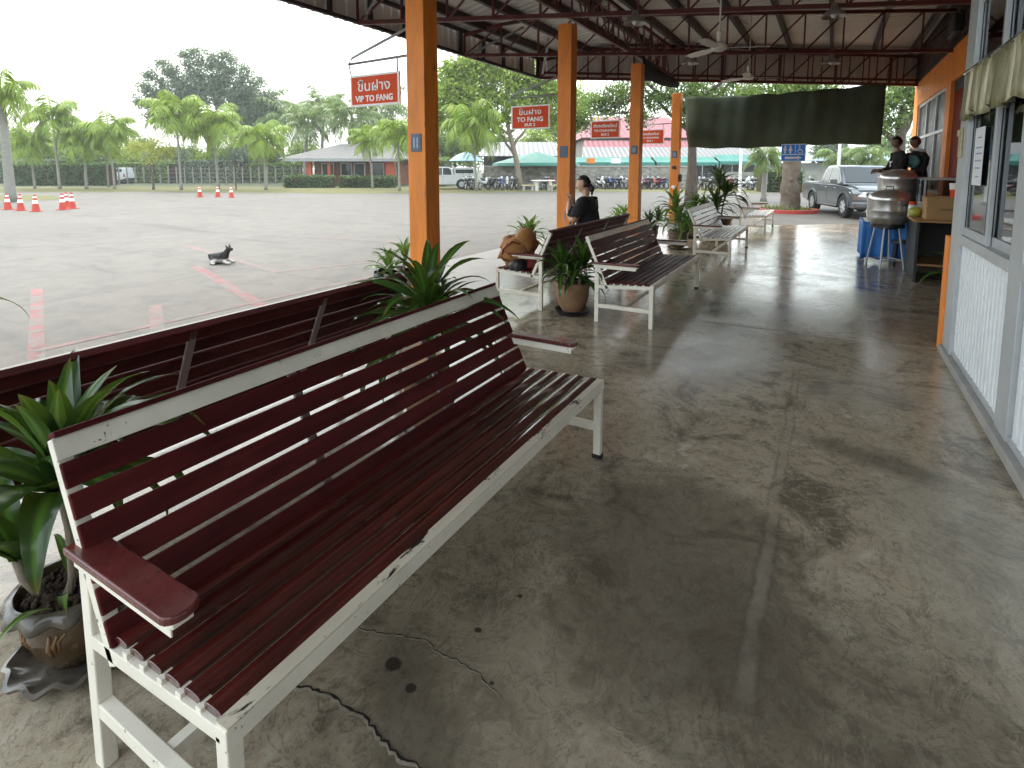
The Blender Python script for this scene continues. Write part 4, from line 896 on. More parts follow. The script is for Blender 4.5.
# ------------------------------------------------------------------ skinned bodies
def skin_body(name, verts, edges, root, m, parent, sub=2):
    """one continuous surface grown round a skeleton: verts = [(x,y,z,rx,ry)]"""
    me = bpy.data.meshes.new(name); bm = bmesh.new(); sk = bm.verts.layers.skin.verify(); vs = []
    for (x, y, z, rx, ry) in verts:
        v_ = bm.verts.new((x, y, z)); v_[sk].radius = (rx, ry); vs.append(v_)
    for a, b_ in edges: bm.edges.new((vs[a], vs[b_]))
    vs[root][sk].use_root = True
    bm.to_mesh(me); bm.free(); o = bpy.data.objects.new('tmp', me); COL.objects.link(o)
    q = o.modifiers.new('k', 'SKIN'); q.use_smooth_shade = True; q.branch_smoothing = .4
    q = o.modifiers.new('s', 'SUBSURF'); q.levels = sub; q.render_levels = sub
    dg = bpy.context.evaluated_depsgraph_get(); res = bpy.data.meshes.new_from_object(o.evaluated_get(dg)); bpy.data.objects.remove(o)
    res.materials.clear(); res.materials.append(m); res.polygons.foreach_set('use_smooth', [True]*len(res.polygons))
    o = bpy.data.objects.new(name, res); COL.objects.link(o); o.parent = parent; return o
def garment(name, body, test, off, m, parent):
    """cloth that follows the body: faces passing the test, moved out along their normals"""
    bm = bmesh.new(); bm.from_mesh(body.data); bm.normal_update()
    bmesh.ops.delete(bm, geom=[f for f in bm.faces if not test(f.calc_center_median())], context='FACES')
    for v_ in bm.verts: v_.co += v_.normal*(off+.006*math.sin(v_.co.z*60+v_.co.x*40)*.5)
    me = bpy.data.meshes.new(name); bm.to_mesh(me); bm.free(); me.materials.append(m); me.polygons.foreach_set('use_smooth', [True]*len(me.polygons))
    o = bpy.data.objects.new(name, me); COL.objects.link(o); o.parent = parent; q = o.modifiers.new('s', 'SOLIDIFY'); q.thickness = .006; q.offset = 1; return o
def head_mesh(c, s_, pitch=0.0, yaw=0.0):
    """head facing +x with brow, nose, lips, chin and ears; c = head centre, s_ = head height"""
    mb = MB(); nu, nv = 40, 28; rot = Matrix.Rotation(yaw, 3, 'Z') @ Matrix.Rotation(pitch, 3, 'Y')
    vs = []
    for i in range(nv+1):
        a = -math.pi/2+math.pi*i/nv
        for j in range(nu):
            t = 2*math.pi*j/nu; d = Vector((math.cos(a)*math.cos(t), math.cos(a)*math.sin(t), math.sin(a)))
            p = Vector((d.x*.42, d.y*.335, d.z*.5)); fx = max(0, d.x)
            if d.z < -.1: p.y *= 1-.34*min(1, (-d.z-.1)/.8); p.x *= 1-.20*min(1, (-d.z-.1)/.9)*(1 if d.x < 0 else .45)
            g = lambda y0, z0, sy, sz: math.exp(-((p.y-y0)/sy)**2-((p.z-z0)/sz)**2)
            if d.x > 0:
                p.x += .085*g(0, -.075, .045, .075)+.03*g(0, .03, .035, .07)-.04*(g(.13, .04, .06, .04)+g(-.13, .04, .06, .04))+.02*g(0, .11, .2, .035)
                p.x += .028*g(0, -.215, .08, .022)+.024*g(0, -.265, .07, .022)-.012*g(0, -.24, .09, .008)+.035*g(0, -.40, .09, .06)
            vs.append(Vector(c)+rot @ (p*s_))
    f = [(i*nu+j, i*nu+(j+1) % nu, (i+1)*nu+(j+1) % nu, (i+1)*nu+j) for i in range(nv) for j in range(nu)]
    mb.add(vs, f)
    for sy in (-1, 1): mb.ell(Vector(c)+rot @ Vector((-.03*s_, sy*.335*s_, -.02*s_)), (.055*s_, .022*s_, .10*s_), 10, 8, rot)
    return mb, rot
def finish_head(t, c, s_, skin, rot, hairtest, bun=None, hm=None):
    mb = MB()
    for sy in (-1, 1): mb.ell(Vector(c)+rot @ Vector((.335*s_, sy*.13*s_, .035*s_)), (.045*s_, .06*s_, .03*s_), 10, 6)
    mb.build('eyes', mat('eye dark', (.05, .035, .03), .2, .2, 40), t, smooth='all')
    mb = MB(); mb.ell(Vector(c)+rot @ Vector((.375*s_, 0, -.242*s_)), (.035*s_, .085*s_, .022*s_), 10, 6, rot); mb.build('lips', mat('lip tone', (.32, .12, .10), .4, .1, 20), t, smooth='all')
    hb = MB(); nu, nv = 36, 22; vs = []
    for i in range(nv+1):
        a = -math.pi/2+math.pi*i/nv
        for j in range(nu):
            q = 2*math.pi*j/nu; d = Vector((math.cos(a)*math.cos(q), math.cos(a)*math.sin(q), math.sin(a))); k = 1.07+.012*math.sin(q*17)
            # the cap shrinks inside the skull over the face and neck so that the hairline has a clean edge
            face = d.x > hairtest[0] and d.z < hairtest[1]; low = d.z < hairtest[2]
            if face or low: k = .80
            vs.append(Vector(c)+rot @ (Vector((d.x*.43, d.y*.345, d.z*.51))*s_*k))
    hb.add(vs, [(i*nu+j, i*nu+(j+1) % nu, (i+1)*nu+(j+1) % nu, (i+1)*nu+j) for i in range(nv) for j in range(nu)])
    if bun:
        for p, r_ in bun: hb.ell(Vector(c)+rot @ (Vector(p)*s_), tuple(x*s_ for x in r_), 14, 10)
    hb.build('hair', hm or M['hair'], t, smooth='all')
def hand(mb, wrist, palmdir, up, size=.17, curl=1.1, side=1):
    """palm with four bent fingers and a thumb"""
    w_ = Vector(wrist); d = Vector(palmdir).normalized(); u = Vector(up).normalized(); s_ = d.cross(u).normalized()*side; u = s_.cross(d).normalized()*side
    pl = size*.5; mb.tube([w_, w_+d*pl*.5, w_+d*pl], [size*.17, size*.23, size*.20], 10)
    mb.ell(w_+d*pl*.55, (size*.2, size*.2, size*.2), 8, 6)
    for k, ln in enumerate((.42, .48, .45, .36)):
        b_ = w_+d*pl*.95+s_*(k-1.5)*size*.105; p = [b_]; a = .25
        for seg in (.45, .32, .23):
            a += curl*.5; p.append(p[-1]+(d*math.cos(a)-u*math.sin(a))*ln*size*seg)
        mb.tube(p, [size*.058, size*.054, size*.048, size*.036], 8)
    b_ = w_+d*pl*.3+s_*(-.20*size); mb.tube([b_, b_+(d*.6-s_*.6-u*.3).normalized()*size*.2, b_+(d*.9-s_*.35-u*.7).normalized()*size*.36], [size*.07, size*.06, size*.045], 8)
# seated woman, faces local +x
wm = thing('person', (-2.86, 7.12, 0), 'woman with tied back dark hair and black shirt, seated facing the yard', 'person', math.pi); wm.scale = (1.05,)*3
Vv = [(0, 0, .50, .17, .18), (0, 0, .66, .165, .18), (.02, 0, .82, .16, .19), (.03, 0, .96, .12, .17), (.04, 0, 1.05, .055, .058), (.065, 0, 1.18, .048, .05),
      (.03, .15, .985, .08, .08), (.05, .225, .90, .068, .07), (.12, .25, .74, .056, .056), (.21, .18, .87, .044, .044), (.24, .09, 1.0, .030, .030),
      (.03, -.15, .985, .08, .08), (.05, -.225, .90, .068, .07), (.11, -.25, .73, .056, .056), (.22, -.17, .83, .044, .044), (.26, -.07, .95, .030, .030),
      (.06, .095, .49, .10, .10), (.26, .10, .485, .075, .075), (.44, .11, .45, .06, .06), (.47, .11, .27, .05, .05), (.46, .11, .085, .035, .035), (.56, .115, .04, .035, .028),
      (.06, -.095, .49, .10, .10), (.26, -.10, .485, .075, .075), (.44, -.11, .45, .06, .06), (.47, -.11, .27, .05, .05), (.46, -.11, .085, .035, .035), (.56, -.115, .04, .035, .028)]
Ee = [(0, 1), (1, 2), (2, 3), (3, 4), (4, 5), (3, 6), (6, 7), (7, 8), (8, 9), (9, 10), (3, 11), (11, 12), (12, 13), (13, 14), (14, 15), (0, 16), (16, 17), (17, 18), (18, 19), (19, 20), (20, 21), (0, 22), (22, 23), (23, 24), (24, 25), (25, 26), (26, 27)]
body = skin_body('body', Vv, Ee, 0, M['skin'], wm)
garment('shirt', body, lambda p: .46 < p.z < 1.045 and p.x < .19 and (abs(p.y) < .2 or p.z > .81), .014, M['shirt'], wm)
garment('trousers', body, lambda p: p.z < .62 and (p.x > .1 or p.z < .56) and not p.x > .50 and (p.z < .60 and p.z > .1) and abs(p.y) < .20, .010, M['jeans'], wm)
hc = Vector((.085, 0, 1.215)); mb, rot = head_mesh(hc, .225, .06); mb.build('head', M['skin'], wm, smooth='all')
finish_head(wm, hc, .225, M['skin'], rot, (-.22, .46, -.36), bun=[((-.50, 0, -.28), (.17, .17, .20)), ((-.44, 0, -.12), (.12, .15, .15)), ((-.50, .0, -.52), (.07, .08, .14))])
mb = MB(); hand(mb, (.24, .09, 1.0), (-.1, -.35, .9), (-1, 0, .2), .16, 1.2, 1); hand(mb, (.26, -.07, .95), (-.05, .3, .9), (-1, 0, .2), .16, 1.2, -1); mb.build('hands', M['skin'], wm, smooth='all')
for sy in (-1, 1): MB().ell((.54, sy*.113, .045), (.115, .045, .04), 14, 8).build('shoe', M['black'], wm, smooth='all')
t = thing('camera_strap_pouch', (-3.15, 7.12, .92), 'small dark pouch with a looped strap held at the chin of the seated woman', 'pouch', math.pi)
MB().ell((0, 0, 0), (.05, .055, .08), 14, 10).build('pouch_body', M['black'], t, smooth='all')
mb = MB(); mb.tube([(.0+.09*math.sin(k*.524), .02*math.cos(k), -.10+.12*math.cos(k*.524)) for k in range(13)], .008, 6); mb.build('strap', mat('grey webbing', (.3, .3, .32), .7, .1, 20), t, smooth='all')
# two people behind the steamers, standing on a raised step
MB().box(1.0, 12.25, 0, 1.75, 13.4, .42).build('concrete_step', M['concrete_ledge'], None, bevel=.01)['kind'] = 'structure'
def stander(loc, rz, label, shirt, lean=0.0, skin='skin2', h=1.62):
    t = thing('person', loc, label, 'person', rz); k = h/1.7
    V = [(0, 0, .92, .115, .15), (0, 0, 1.10, .105, .14), (lean*.4, 0, 1.28, .11, .155), (lean*.8, 0, 1.40, .08, .14), (lean, 0, 1.47, .045, .05), (lean+.02, 0, 1.53, .045, .045),
         (lean*.8, .14, 1.40, .055, .055), (lean*.7, .21, 1.30, .048, .05), (lean+.06, .24, 1.10, .04, .04), (lean+.24, .16, 1.06, .032, .032), (lean+.32, .09, 1.08, .025, .025),
         (lean*.8, -.14, 1.40, .055, .055), (lean*.7, -.21, 1.30, .048, .05), (lean+.06, -.24, 1.10, .04, .04), (lean+.24, -.16, 1.06, .032, .032), (lean+.32, -.09, 1.08, .025, .025),
         (0, .09, .86, .095, .095), (0, .095, .5, .062, .062), (-.01, .1, .09, .04, .04), (.09, .105, .04, .035, .028), (0, -.09, .86, .095, .095), (0, -.095, .5, .062, .062), (-.01, -.1, .09, .04, .04), (.09, -.105, .04, .035, .028)]
    V = [tuple(q*k for q in v_) for v_ in V]
    E_ = [(0, 1), (1, 2), (2, 3), (3, 4), (4, 5), (3, 6), (6, 7), (7, 8), (8, 9), (9, 10), (3, 11), (11, 12), (12, 13), (13, 14), (14, 15), (0, 16), (16, 17), (17, 18), (18, 19), (0, 20), (20, 21), (21, 22), (22, 23)]
    bd_ = skin_body('body', V, E_, 0, M[skin], t)
    garment('shirt', bd_, lambda p: .88*k < p.z < 1.45*k and (abs(p.y) < .19*k or p.z > 1.02*k) and p.x < (lean+.2)*k, .014, shirt, t); garment('trousers', bd_, lambda p: .09*k < p.z < .95*k and abs(p.y) < .2*k, .012, M['jeans'], t)
    hc = Vector((lean+.04, 0, 1.635))*k; mb, rot = head_mesh(hc, .225*k, .15); mb.build('head', M[skin], t, smooth='all')
    finish_head(t, hc, .225*k, M[skin], rot, (.05, .50, -.35)); mb = MB(); hand(mb, Vector((lean+.32, .09, 1.08))*k, (1, -.3, 0), (0, 0, 1), .16, 1.0, 1); hand(mb, Vector((lean+.32, -.09, 1.08))*k, (1, .3, 0), (0, 0, 1), .16, 1.0, -1); mb.build('hands', M[skin], t, smooth='all')
    for sy in (-1, 1): MB().ell((.06*k, sy*.105*k, .042), (.12, .045, .042), 12, 8).build('shoe', M['black'], t, smooth='all')
    return t, k
t, k = stander((1.12, 12.75, .42), R(200), 'person in a black top with short dark hair behind the steamers, nearer the yard', M['shirt'], .06)
mb = MB(); mb.box(.205, -.05, 1.18, .215, .06, 1.21); mb.box(.205, -.015, 1.10, .215, .015, 1.18); o = mb.build('shirt_print', M['cloth_white'], t); o.location = (-.03, 0, .0)
t, k = stander((1.42, 12.9, .42), R(215), 'person in dark clothes with a teal cloth over white collar, closer to the shop wall', M['shirt'], .08)
MB().ell((.16, .02, 1.20), (.10, .14, .12), 16, 10).build('teal_cloth', M['teal'], t, smooth='all')
mb = MB(); mb.tube([(.06+.10*math.cos(q*.5236), .12*math.sin(q*.5236), 1.40+.03*math.cos(q*.5236)) for q in range(13)], .028, 8); mb.build('white_collar', M['cloth_white'], t, smooth='all')
# bags on the bench behind
t = thing('travel_bag', (-2.98, 5.28, .42), 'slumped ochre brown travel bag leaning on the bench end', 'bag', .5)
mb = MB(); mb.ell((0, 0, .15), (.17, .15, .17), 30, 20); mb.ell((.10, .06, .25), (.13, .16, .17), 26, 18); mb.ell((-.05, .12, .20), (.12, .12, .15), 22, 14)
for i, v_ in enumerate(mb.v): n_ = mnoise.noise(Vector(v_)*11)+.5*mnoise.noise(Vector(v_)*27); mb.v[i] = (v_[0]+n_*.05, v_[1]+n_*.045, max(0, v_[2]+n_*.04))
mb.build('bag_body', M['bagorange'], t, smooth='all')
mb = MB(); mb.tube([(-.13, -.08, .08), (-.14, -.10, .20), (-.04, -.12, .29), (.05, -.10, .26)], .009, 6); mb.build('bag_strap', M['redcloth'], t, smooth='all')
t = thing('sun_cap', (-2.92, 5.22, .405), 'round black cap lying on the bench seat under the arm board', 'cap')
mb = MB(); mb.lathe([(.10, 0), (.105, .03), (.10, .08), (.07, .12), (0, .135)], 24); mb.prism([(-.20+.09*(1-math.cos(q*.314)), .10*math.cos(q*.314)) for q in range(11)], 'z', .004, .012); mb.build('crown', M['black'], t, smooth=True)
t = thing('red_jacket', (-2.80, 5.38, .405), 'dark red crumpled jacket on the bench seat beside the black cap', 'jacket')
mb = MB(); mb.ell((0, 0, .06), (.10, .14, .08), 20, 12)
for i, v_ in enumerate(mb.v): n_ = mnoise.noise(Vector(v_)*14); mb.v[i] = (v_[0]+n_*.03, v_[1]+n_*.03, max(0, v_[2]+n_*.03))
mb.build('crumpled_cloth', M['redcloth'], t, smooth='all')
t = thing('plastic_cup', (-2.50, .84, .428), 'white plastic cup on the rear bench seat behind the foreground plant', 'cup'); MB().lathe([(0, 0), (.04, 0), (.055, .12), (.05, .12), (.036, .008), (0, .008)], 20).build('cup_wall', M['signwhite'], t, smooth=True)
# ------------------------------------------------------------------ dog, cones
q = atz(221, 263.5, LOT)
dg_ = thing('dog', q, 'small black and white dog lying on the yard with raised head', 'dog', R(25))
V = [(-.20, 0, .10, .085, .09), (-.08, 0, .12, .10, .10), (.08, 0, .13, .09, .095), (.17, 0, .19, .06, .06), (.215, .01, .27, .045, .045), (.25, .01, .30, .055, .055), (.32, .012, .285, .032, .030), (.365, .013, .278, .022, .02),
     (.14, .06, .07, .035, .035), (.25, .07, .03, .026, .024), (.36, .075, .025, .022, .02), (.14, -.06, .07, .035, .035), (.25, -.07, .03, .026, .024), (.37, -.07, .025, .022, .02),
     (-.16, -.10, .08, .06, .06), (-.03, -.13, .07, .035, .035), (-.13, -.15, .03, .025, .022), (.0, -.16, .025, .02, .018), (-.16, .10, .08, .06, .06), (-.03, .13, .07, .035, .035), (-.13, .15, .03, .025, .022), (.0, .16, .025, .02, .018),
     (-.30, .03, .06, .022, .022), (-.36, .12, .03, .018, .018), (-.33, .22, .022, .012, .012)]
E_ = [(0, 1), (1, 2), (2, 3), (3, 4), (4, 5), (5, 6), (6, 7), (2, 8), (8, 9), (9, 10), (2, 11), (11, 12), (12, 13), (0, 14), (14, 15), (15, 16), (16, 17), (0, 18), (18, 19), (19, 20), (20, 21), (0, 22), (22, 23), (23, 24)]
m, nt, b = newmat('dog fur'); v = objco(nt); sp = nt.nodes.new('ShaderNodeSeparateXYZ'); L(nt, v, sp.inputs[0])
nz = noise(nt, v, 9, 4); zz = math_n(nt, 'ADD', sp.outputs[2], math_n(nt, 'MULTIPLY', math_n(nt, 'SUBTRACT', nz, .5), .09))
col = mixc(nt, ramp(nt, zz, [(.075, 1.0), (.095, 0.0)]), (.035, .032, .032), (.62, .58, .53)); L(nt, col, b.inputs['Base Color']); b.inputs['Roughness'].default_value = .9; bump(nt, b, noise(nt, v, 80, 3), .5, .01)
V = [(x*.60, y, z*.86, rx, ry) for x, y, z, rx, ry in V]; skin_body('body', V, E_, 1, m, dg_)
mb = MB()
for sy in (-1, 1): mb.prism([(.13, .285), (.16, .285), (.135, .335)], 'y', sy*.045-.008, sy*.045+.008)
mb.build('ear', M['hair'], dg_, smooth='all')
cn0 = None
cl = [((8, 209.5), 'orange traffic cone, first from the left in the photo'), ((21, 210.5), 'orange traffic cone, second from the left beside the palm island'), ((36, 211.5), 'orange traffic cone, third from the left, standing alone right of a pair'),
      ((63, 209.8), 'orange traffic cone, left one of the tight cluster of three'), ((67, 207.8), 'orange traffic cone, middle and rearmost of the tight cluster of three'), ((72.5, 208.6), 'orange traffic cone, right one of the tight cluster of three'),
      ((200, 197), 'orange traffic cone by the far verge, left of the three under the palms'), ((218, 197), 'orange traffic cone by the far verge, middle of the three under the palms'), ((231.5, 197.5), 'orange traffic cone by the far verge, right of the three under the palms')]
for i, (p, lab) in enumerate(cl):
    q = atz(*p, LOT)
    if cn0 is None:
        cn0 = thing('traffic_cone', q, lab, 'traffic cone', 0, 'orange traffic cones on the yard')
        cn0.scale = (.88,)*3; MB().box(-.2, -.2, 0, .2, .2, .035).build('base', M['cone'], cn0, bevel=.02)
        MB().lathe([(.15, .034), (.145, .06), (.045, .70), (.04, .72), (.03, .72)], 24).build('cone_body', M['cone'], cn0, smooth=True)
        MB().lathe([(.1035, .34), (.0835, .48)], 24).build('reflective_band', M['signwhite'], cn0, smooth='all'); MB().lathe([(.068, .575), (.0575, .645)], 24).build('reflective_band', M['signwhite'], cn0, smooth='all')
    else: dup(cn0, q, i*1.3, lab, .88)
# ------------------------------------------------------------------ vehicles
def pickup(loc, rz, label, paint, group=None, canopy=False):
    """crew cab pickup, heading +x, rear axle at x=0, wheelbase 3.0"""
    t = thing('pickup_truck', loc, label, 'pickup truck', rz, group); P = paint; W = .90
    WB = 2.95; arch = lambda cx, r_=.43, z0=.38: [(cx+r_*math.cos(math.pi-k*math.pi/10), z0+r_*math.sin(math.pi-k*math.pi/10)*.98) for k in range(11)]
    low = .36
    poly = [(-1.12, low+.12), (-1.15, .62), (-1.15, 1.02), (-1.13, 1.06), (.62, 1.06), (.64, 1.05), (2.18, 1.06), (2.55, 1.05), (3.05, 1.02), (3.55, .93), (3.70, .82), (3.74, .66), (3.72, .44), (3.66, low)]
    bot = [(WB+.44, low)]+[(x, z) for x, z in reversed(arch(WB))][0:]+[(WB-.44, low), (.44, low)]+[(x, z) for x, z in reversed(arch(0))]+[(-.44, low+.02)]
    poly = poly+bot
    mb = MB(); n = len(poly); lay = [(-W, .0, 0), (-W*.985, 0, .0)]
    secs = [(-W, 1.0), (-W-.0, 1.0)]
    mb.prism(poly, 'y', -W, W); mb.build('body', P, t, smooth=True, bevel=.045, seg=3)
    # fender flares read as wheel arches
    for cx in (0, WB):
        for sy in (-1, 1):
            a = arch(cx, .435); o_ = arch(cx, .50); rows = [[(x, sy*(W-.02), z) for x, z in a], [(x, sy*(W+.035), z) for x, z in a], [(x, sy*(W+.03), z) for x, z in o_], [(x, sy*(W-.01), z) for x, z in o_]]
            mb = MB(); mb.ribbon(rows); mb.uv = {}; mb.build('wheel_arch', P, t, smooth=True)
    # bed cavity and liner
    if not canopy:
        mb = MB(); mb.box(-1.08, -.74, 1.063, .50, .74, 1.068); mb.build('bed_liner', M['black'], t)
        mb = MB(); mb.box(-1.15, -.86, 1.05, .55, -.76, 1.115); mb.box(-1.15, .76, 1.05, .55, .86, 1.115); mb.box(-1.15, -.76, 1.05, -1.07, .76, 1.115); mb.build('bed_rail', P, t, bevel=.02)
    else:
        mb = MB(); mb.prism([(-1.12, 1.05), (.55, 1.05), (.58, 1.66), (-.98, 1.66)], 'y', -.78, .78); o = mb.build('bed_canopy', P, t, bevel=.04)
        for sy in (-1, 1): MB().box(-.9, sy*.783, 1.22, .45, sy*.79, 1.5).build('window', M['carglass'], o)
    # cabin with raked screens and tumblehome
    cab = [(.58, 1.04), (.70, 1.52), (.92, 1.70), (1.75, 1.715), (2.02, 1.66), (2.78, 1.07)]
    mb = MB(); yb, yt = W-.03, W-.20; zf = lambda z: yb+(yt-yb)*(z-1.04)/.68
    v_ = [(x, -zf(z), z) for x, z in cab]+[(x, zf(z), z) for x, z in cab]; n = len(cab)
    mb.add(v_, [(i, (i+1) % n, n+(i+1) % n, n+i) for i in range(n)]+[tuple(range(n-1, -1, -1)), tuple(range(n, 2*n))]); mb.build('cabin', P, t, smooth=True, bevel=.05, seg=3)
    def wpanel(name, pts, parent=t):
        for sy in (-1, 1):
            m2 = MB(); a = [(x, sy*(zf(z)+.006), z) for x, z in pts]; c = [(x, sy*(zf(z)-.01), z) for x, z in pts]; k = len(pts)
            m2.add(a+c, [tuple(range(k)), tuple(range(2*k-1, k-1, -1))]+[(i, (i+1) % k, k+(i+1) % k, k+i) for i in range(k)]); m2.build(name, M['carglass'], t, bevel=.004)
    wpanel('side_window', [(.76, 1.10), (.82, 1.46), (.98, 1.61), (1.42, 1.63), (1.42, 1.10)]); wpanel('side_window', [(1.49, 1.10), (1.49, 1.63), (1.78, 1.63), (1.98, 1.57), (2.50, 1.12)])
    def screen(x0, z0, x1, z1, s_, w0, w1, name):
        d = Vector((x1-x0, 0, z1-z0)).normalized(); nn = Vector((-d.z, 0, d.x))*s_; m2 = MB()
        pts = [Vector((x0, -w0, z0)), Vector((x0, w0, z0)), Vector((x1, w1, z1)), Vector((x1, -w1, z1))]; m2.add([p+nn*.008 for p in pts]+[p-nn*.02 for p in pts], [(0, 1, 2, 3), (7, 6, 5, 4), (0, 1, 5, 4), (1, 2, 6, 5), (2, 3, 7, 6), (3, 0, 4, 7)]); m2.build(name, M['carglass'], t)
    screen(2.70, 1.145, 2.06, 1.642, -1, .76, .63, 'windscreen'); screen(.585, 1.12, .675, 1.49, 1, .74, .66, 'rear_window')
    # bonnet bulge, grille, lights, bumper
    mb = MB(); mb.prism([(2.62, 1.05), (2.75, 1.09), (3.1, 1.075), (3.5, .985), (3.62, .91), (3.5, .90)], 'y', -.70, .70); mb.build('bonnet', P, t, smooth=True, bevel=.03)
    gr = MB().box(3.71, -.50, .66, 3.775, .50, .86).build('grille', M['black'], t, bevel=.02)
    mb = MB(); mb.box(3.776, -.48, .80, 3.785, .48, .825); mb.box(3.776, -.48, .70, 3.785, .48, .722); mb.build('grille_bar', M['chrome'], gr)
    for sy in (-1, 1):
        mb = MB(); mb.add([(3.745, sy*.52, .70), (3.72, sy*.88, .74), (3.42, sy*.925, .86), (3.50, sy*.86, .895), (3.70, sy*.52, .86), (3.55, sy*.52, .70), (3.5, sy*.80, .74), (3.35, sy*.86, .80), (3.40, sy*.80, .86), (3.55, sy*.52, .84)],
               [(0, 1, 2, 3, 4), (9, 8, 7, 6, 5), (0, 1, 6, 5), (1, 2, 7, 6), (2, 3, 8, 7), (3, 4, 9, 8), (4, 0, 5, 9)]); mb.build('headlight', M['lampglass'], t, bevel=.008)
        MB().box(-1.165, sy*.74, .70, -1.10, sy*.905, 1.0).build('tail_light', M['redlens'], t, bevel=.012)
        mr = MB().box(2.28, sy*.90, 1.10, 2.40, sy*1.10, 1.26).build('mirror', P, t, bevel=.03)
        for x in (1.30, 2.12):
            MB().box(x, sy*(W+.005), .94, x+.16, sy*(W+.025), .965).build('door_handle', M['chrome'], t, bevel=.005)
        mb = MB()
        for x in (.66, 1.45, 2.48): mb.box(x-.004, sy*(W+.0005), .42 if x > 1 else .85, x+.004, sy*(W+.003), 1.04)
        mb.box(.66, sy*(W+.0005), .425, 2.48, sy*(W+.003), .433); mb.build('door_seam', M['alu_dark'], t)
        mb = MB(); mb.box(.55, sy*.80, .30, 2.45, sy*.93, .37); mb.build('side_step', M['black'], t, bevel=.015)
    MB().box(3.60, -.92, .34, 3.80, .92, .56).build('bumper', P, t, bevel=.06, seg=3); MB().box(3.795, -.55, .40, 3.81, .55, .50).build('lower_intake', M['black'], t, bevel=.006)
    MB().box(3.788, -.22, .56, 3.80, .22, .66).build('licence_plate', M['signwhite'], t, bevel=.003); MB().box(-1.28, -.80, .44, -1.14, .80, .60).build('rear_bumper', M['chrome'], t, bevel=.03)
    mb = MB(); mb.box(-1.0, -.70, .30, 3.5, .70, .50); mb.build('chassis', M['black'], t)
    for cx in (0, WB):
        for sy in (-1, 1):
            prof = [(.22, -.11), (.34, -.115), (.375, -.09), (.38, 0), (.375, .09), (.34, .115), (.22, .11)]
            whl = MB(); vv = []; nn = 32
            for k in range(nn):
                a = 2*math.pi*k/nn
                for r_, y in prof: vv.append((cx+r_*math.cos(a), sy*(W-.10)+y, .38+r_*math.sin(a)))
            kk = len(prof); whl.add(vv, [(k*kk+j, k*kk+j+1, ((k+1) % nn)*kk+j+1, ((k+1) % nn)*kk+j) for k in range(nn) for j in range(kk-1)]); wo = whl.build('wheel', M['rubber'], t, smooth=True)
            rm = MB(); yo = sy*(W-.10+.085)
            rm.prism([(cx+.235*math.cos(k*.2618), .38+.235*math.sin(k*.2618)) for k in range(24)], 'y', yo-sy*.05, yo-sy*.06)
            for k in range(6):
                a = k*math.pi/3+.3; d = Vector((math.cos(a), 0, math.sin(a))); c = Vector((cx, yo, .38)); rm.bar(c+d*.04, c+d*.235, .075, .04, (0, 1, 0))
            for k in range(24):
                a, a2 = k*.2618, (k+1)*.2618; rm.bar((cx+.235*math.cos(a), yo, .38+.235*math.sin(a)), (cx+.235*math.cos(a2), yo, .38+.235*math.sin(a2)), .03, .05, (0, 1, 0))
            rm.ell((cx, yo, .38), (.06, .025, .06), 10, 6); rm.build('rim', M['alu'], wo, bevel=.004)
    return t
q = atz(814, 212, LOT)
pickup((.26, 24.2, LOT), R(-71), 'grey silver crew cab pickup truck parked beyond the porch, front towards the steamers', M['silver'])
q = gd(461, 43.6)
pickup((q.x, q.y, LOT), PHI+math.pi+R(8), 'white pickup truck with a bed canopy parked beside the orange house', M['carwhite'], None, True)
q = gd(118, 58); pickup((q.x, q.y, LOT), PHI+math.pi, 'white pickup far off between the palm trunks on the left', M['carwhite'], None, True)
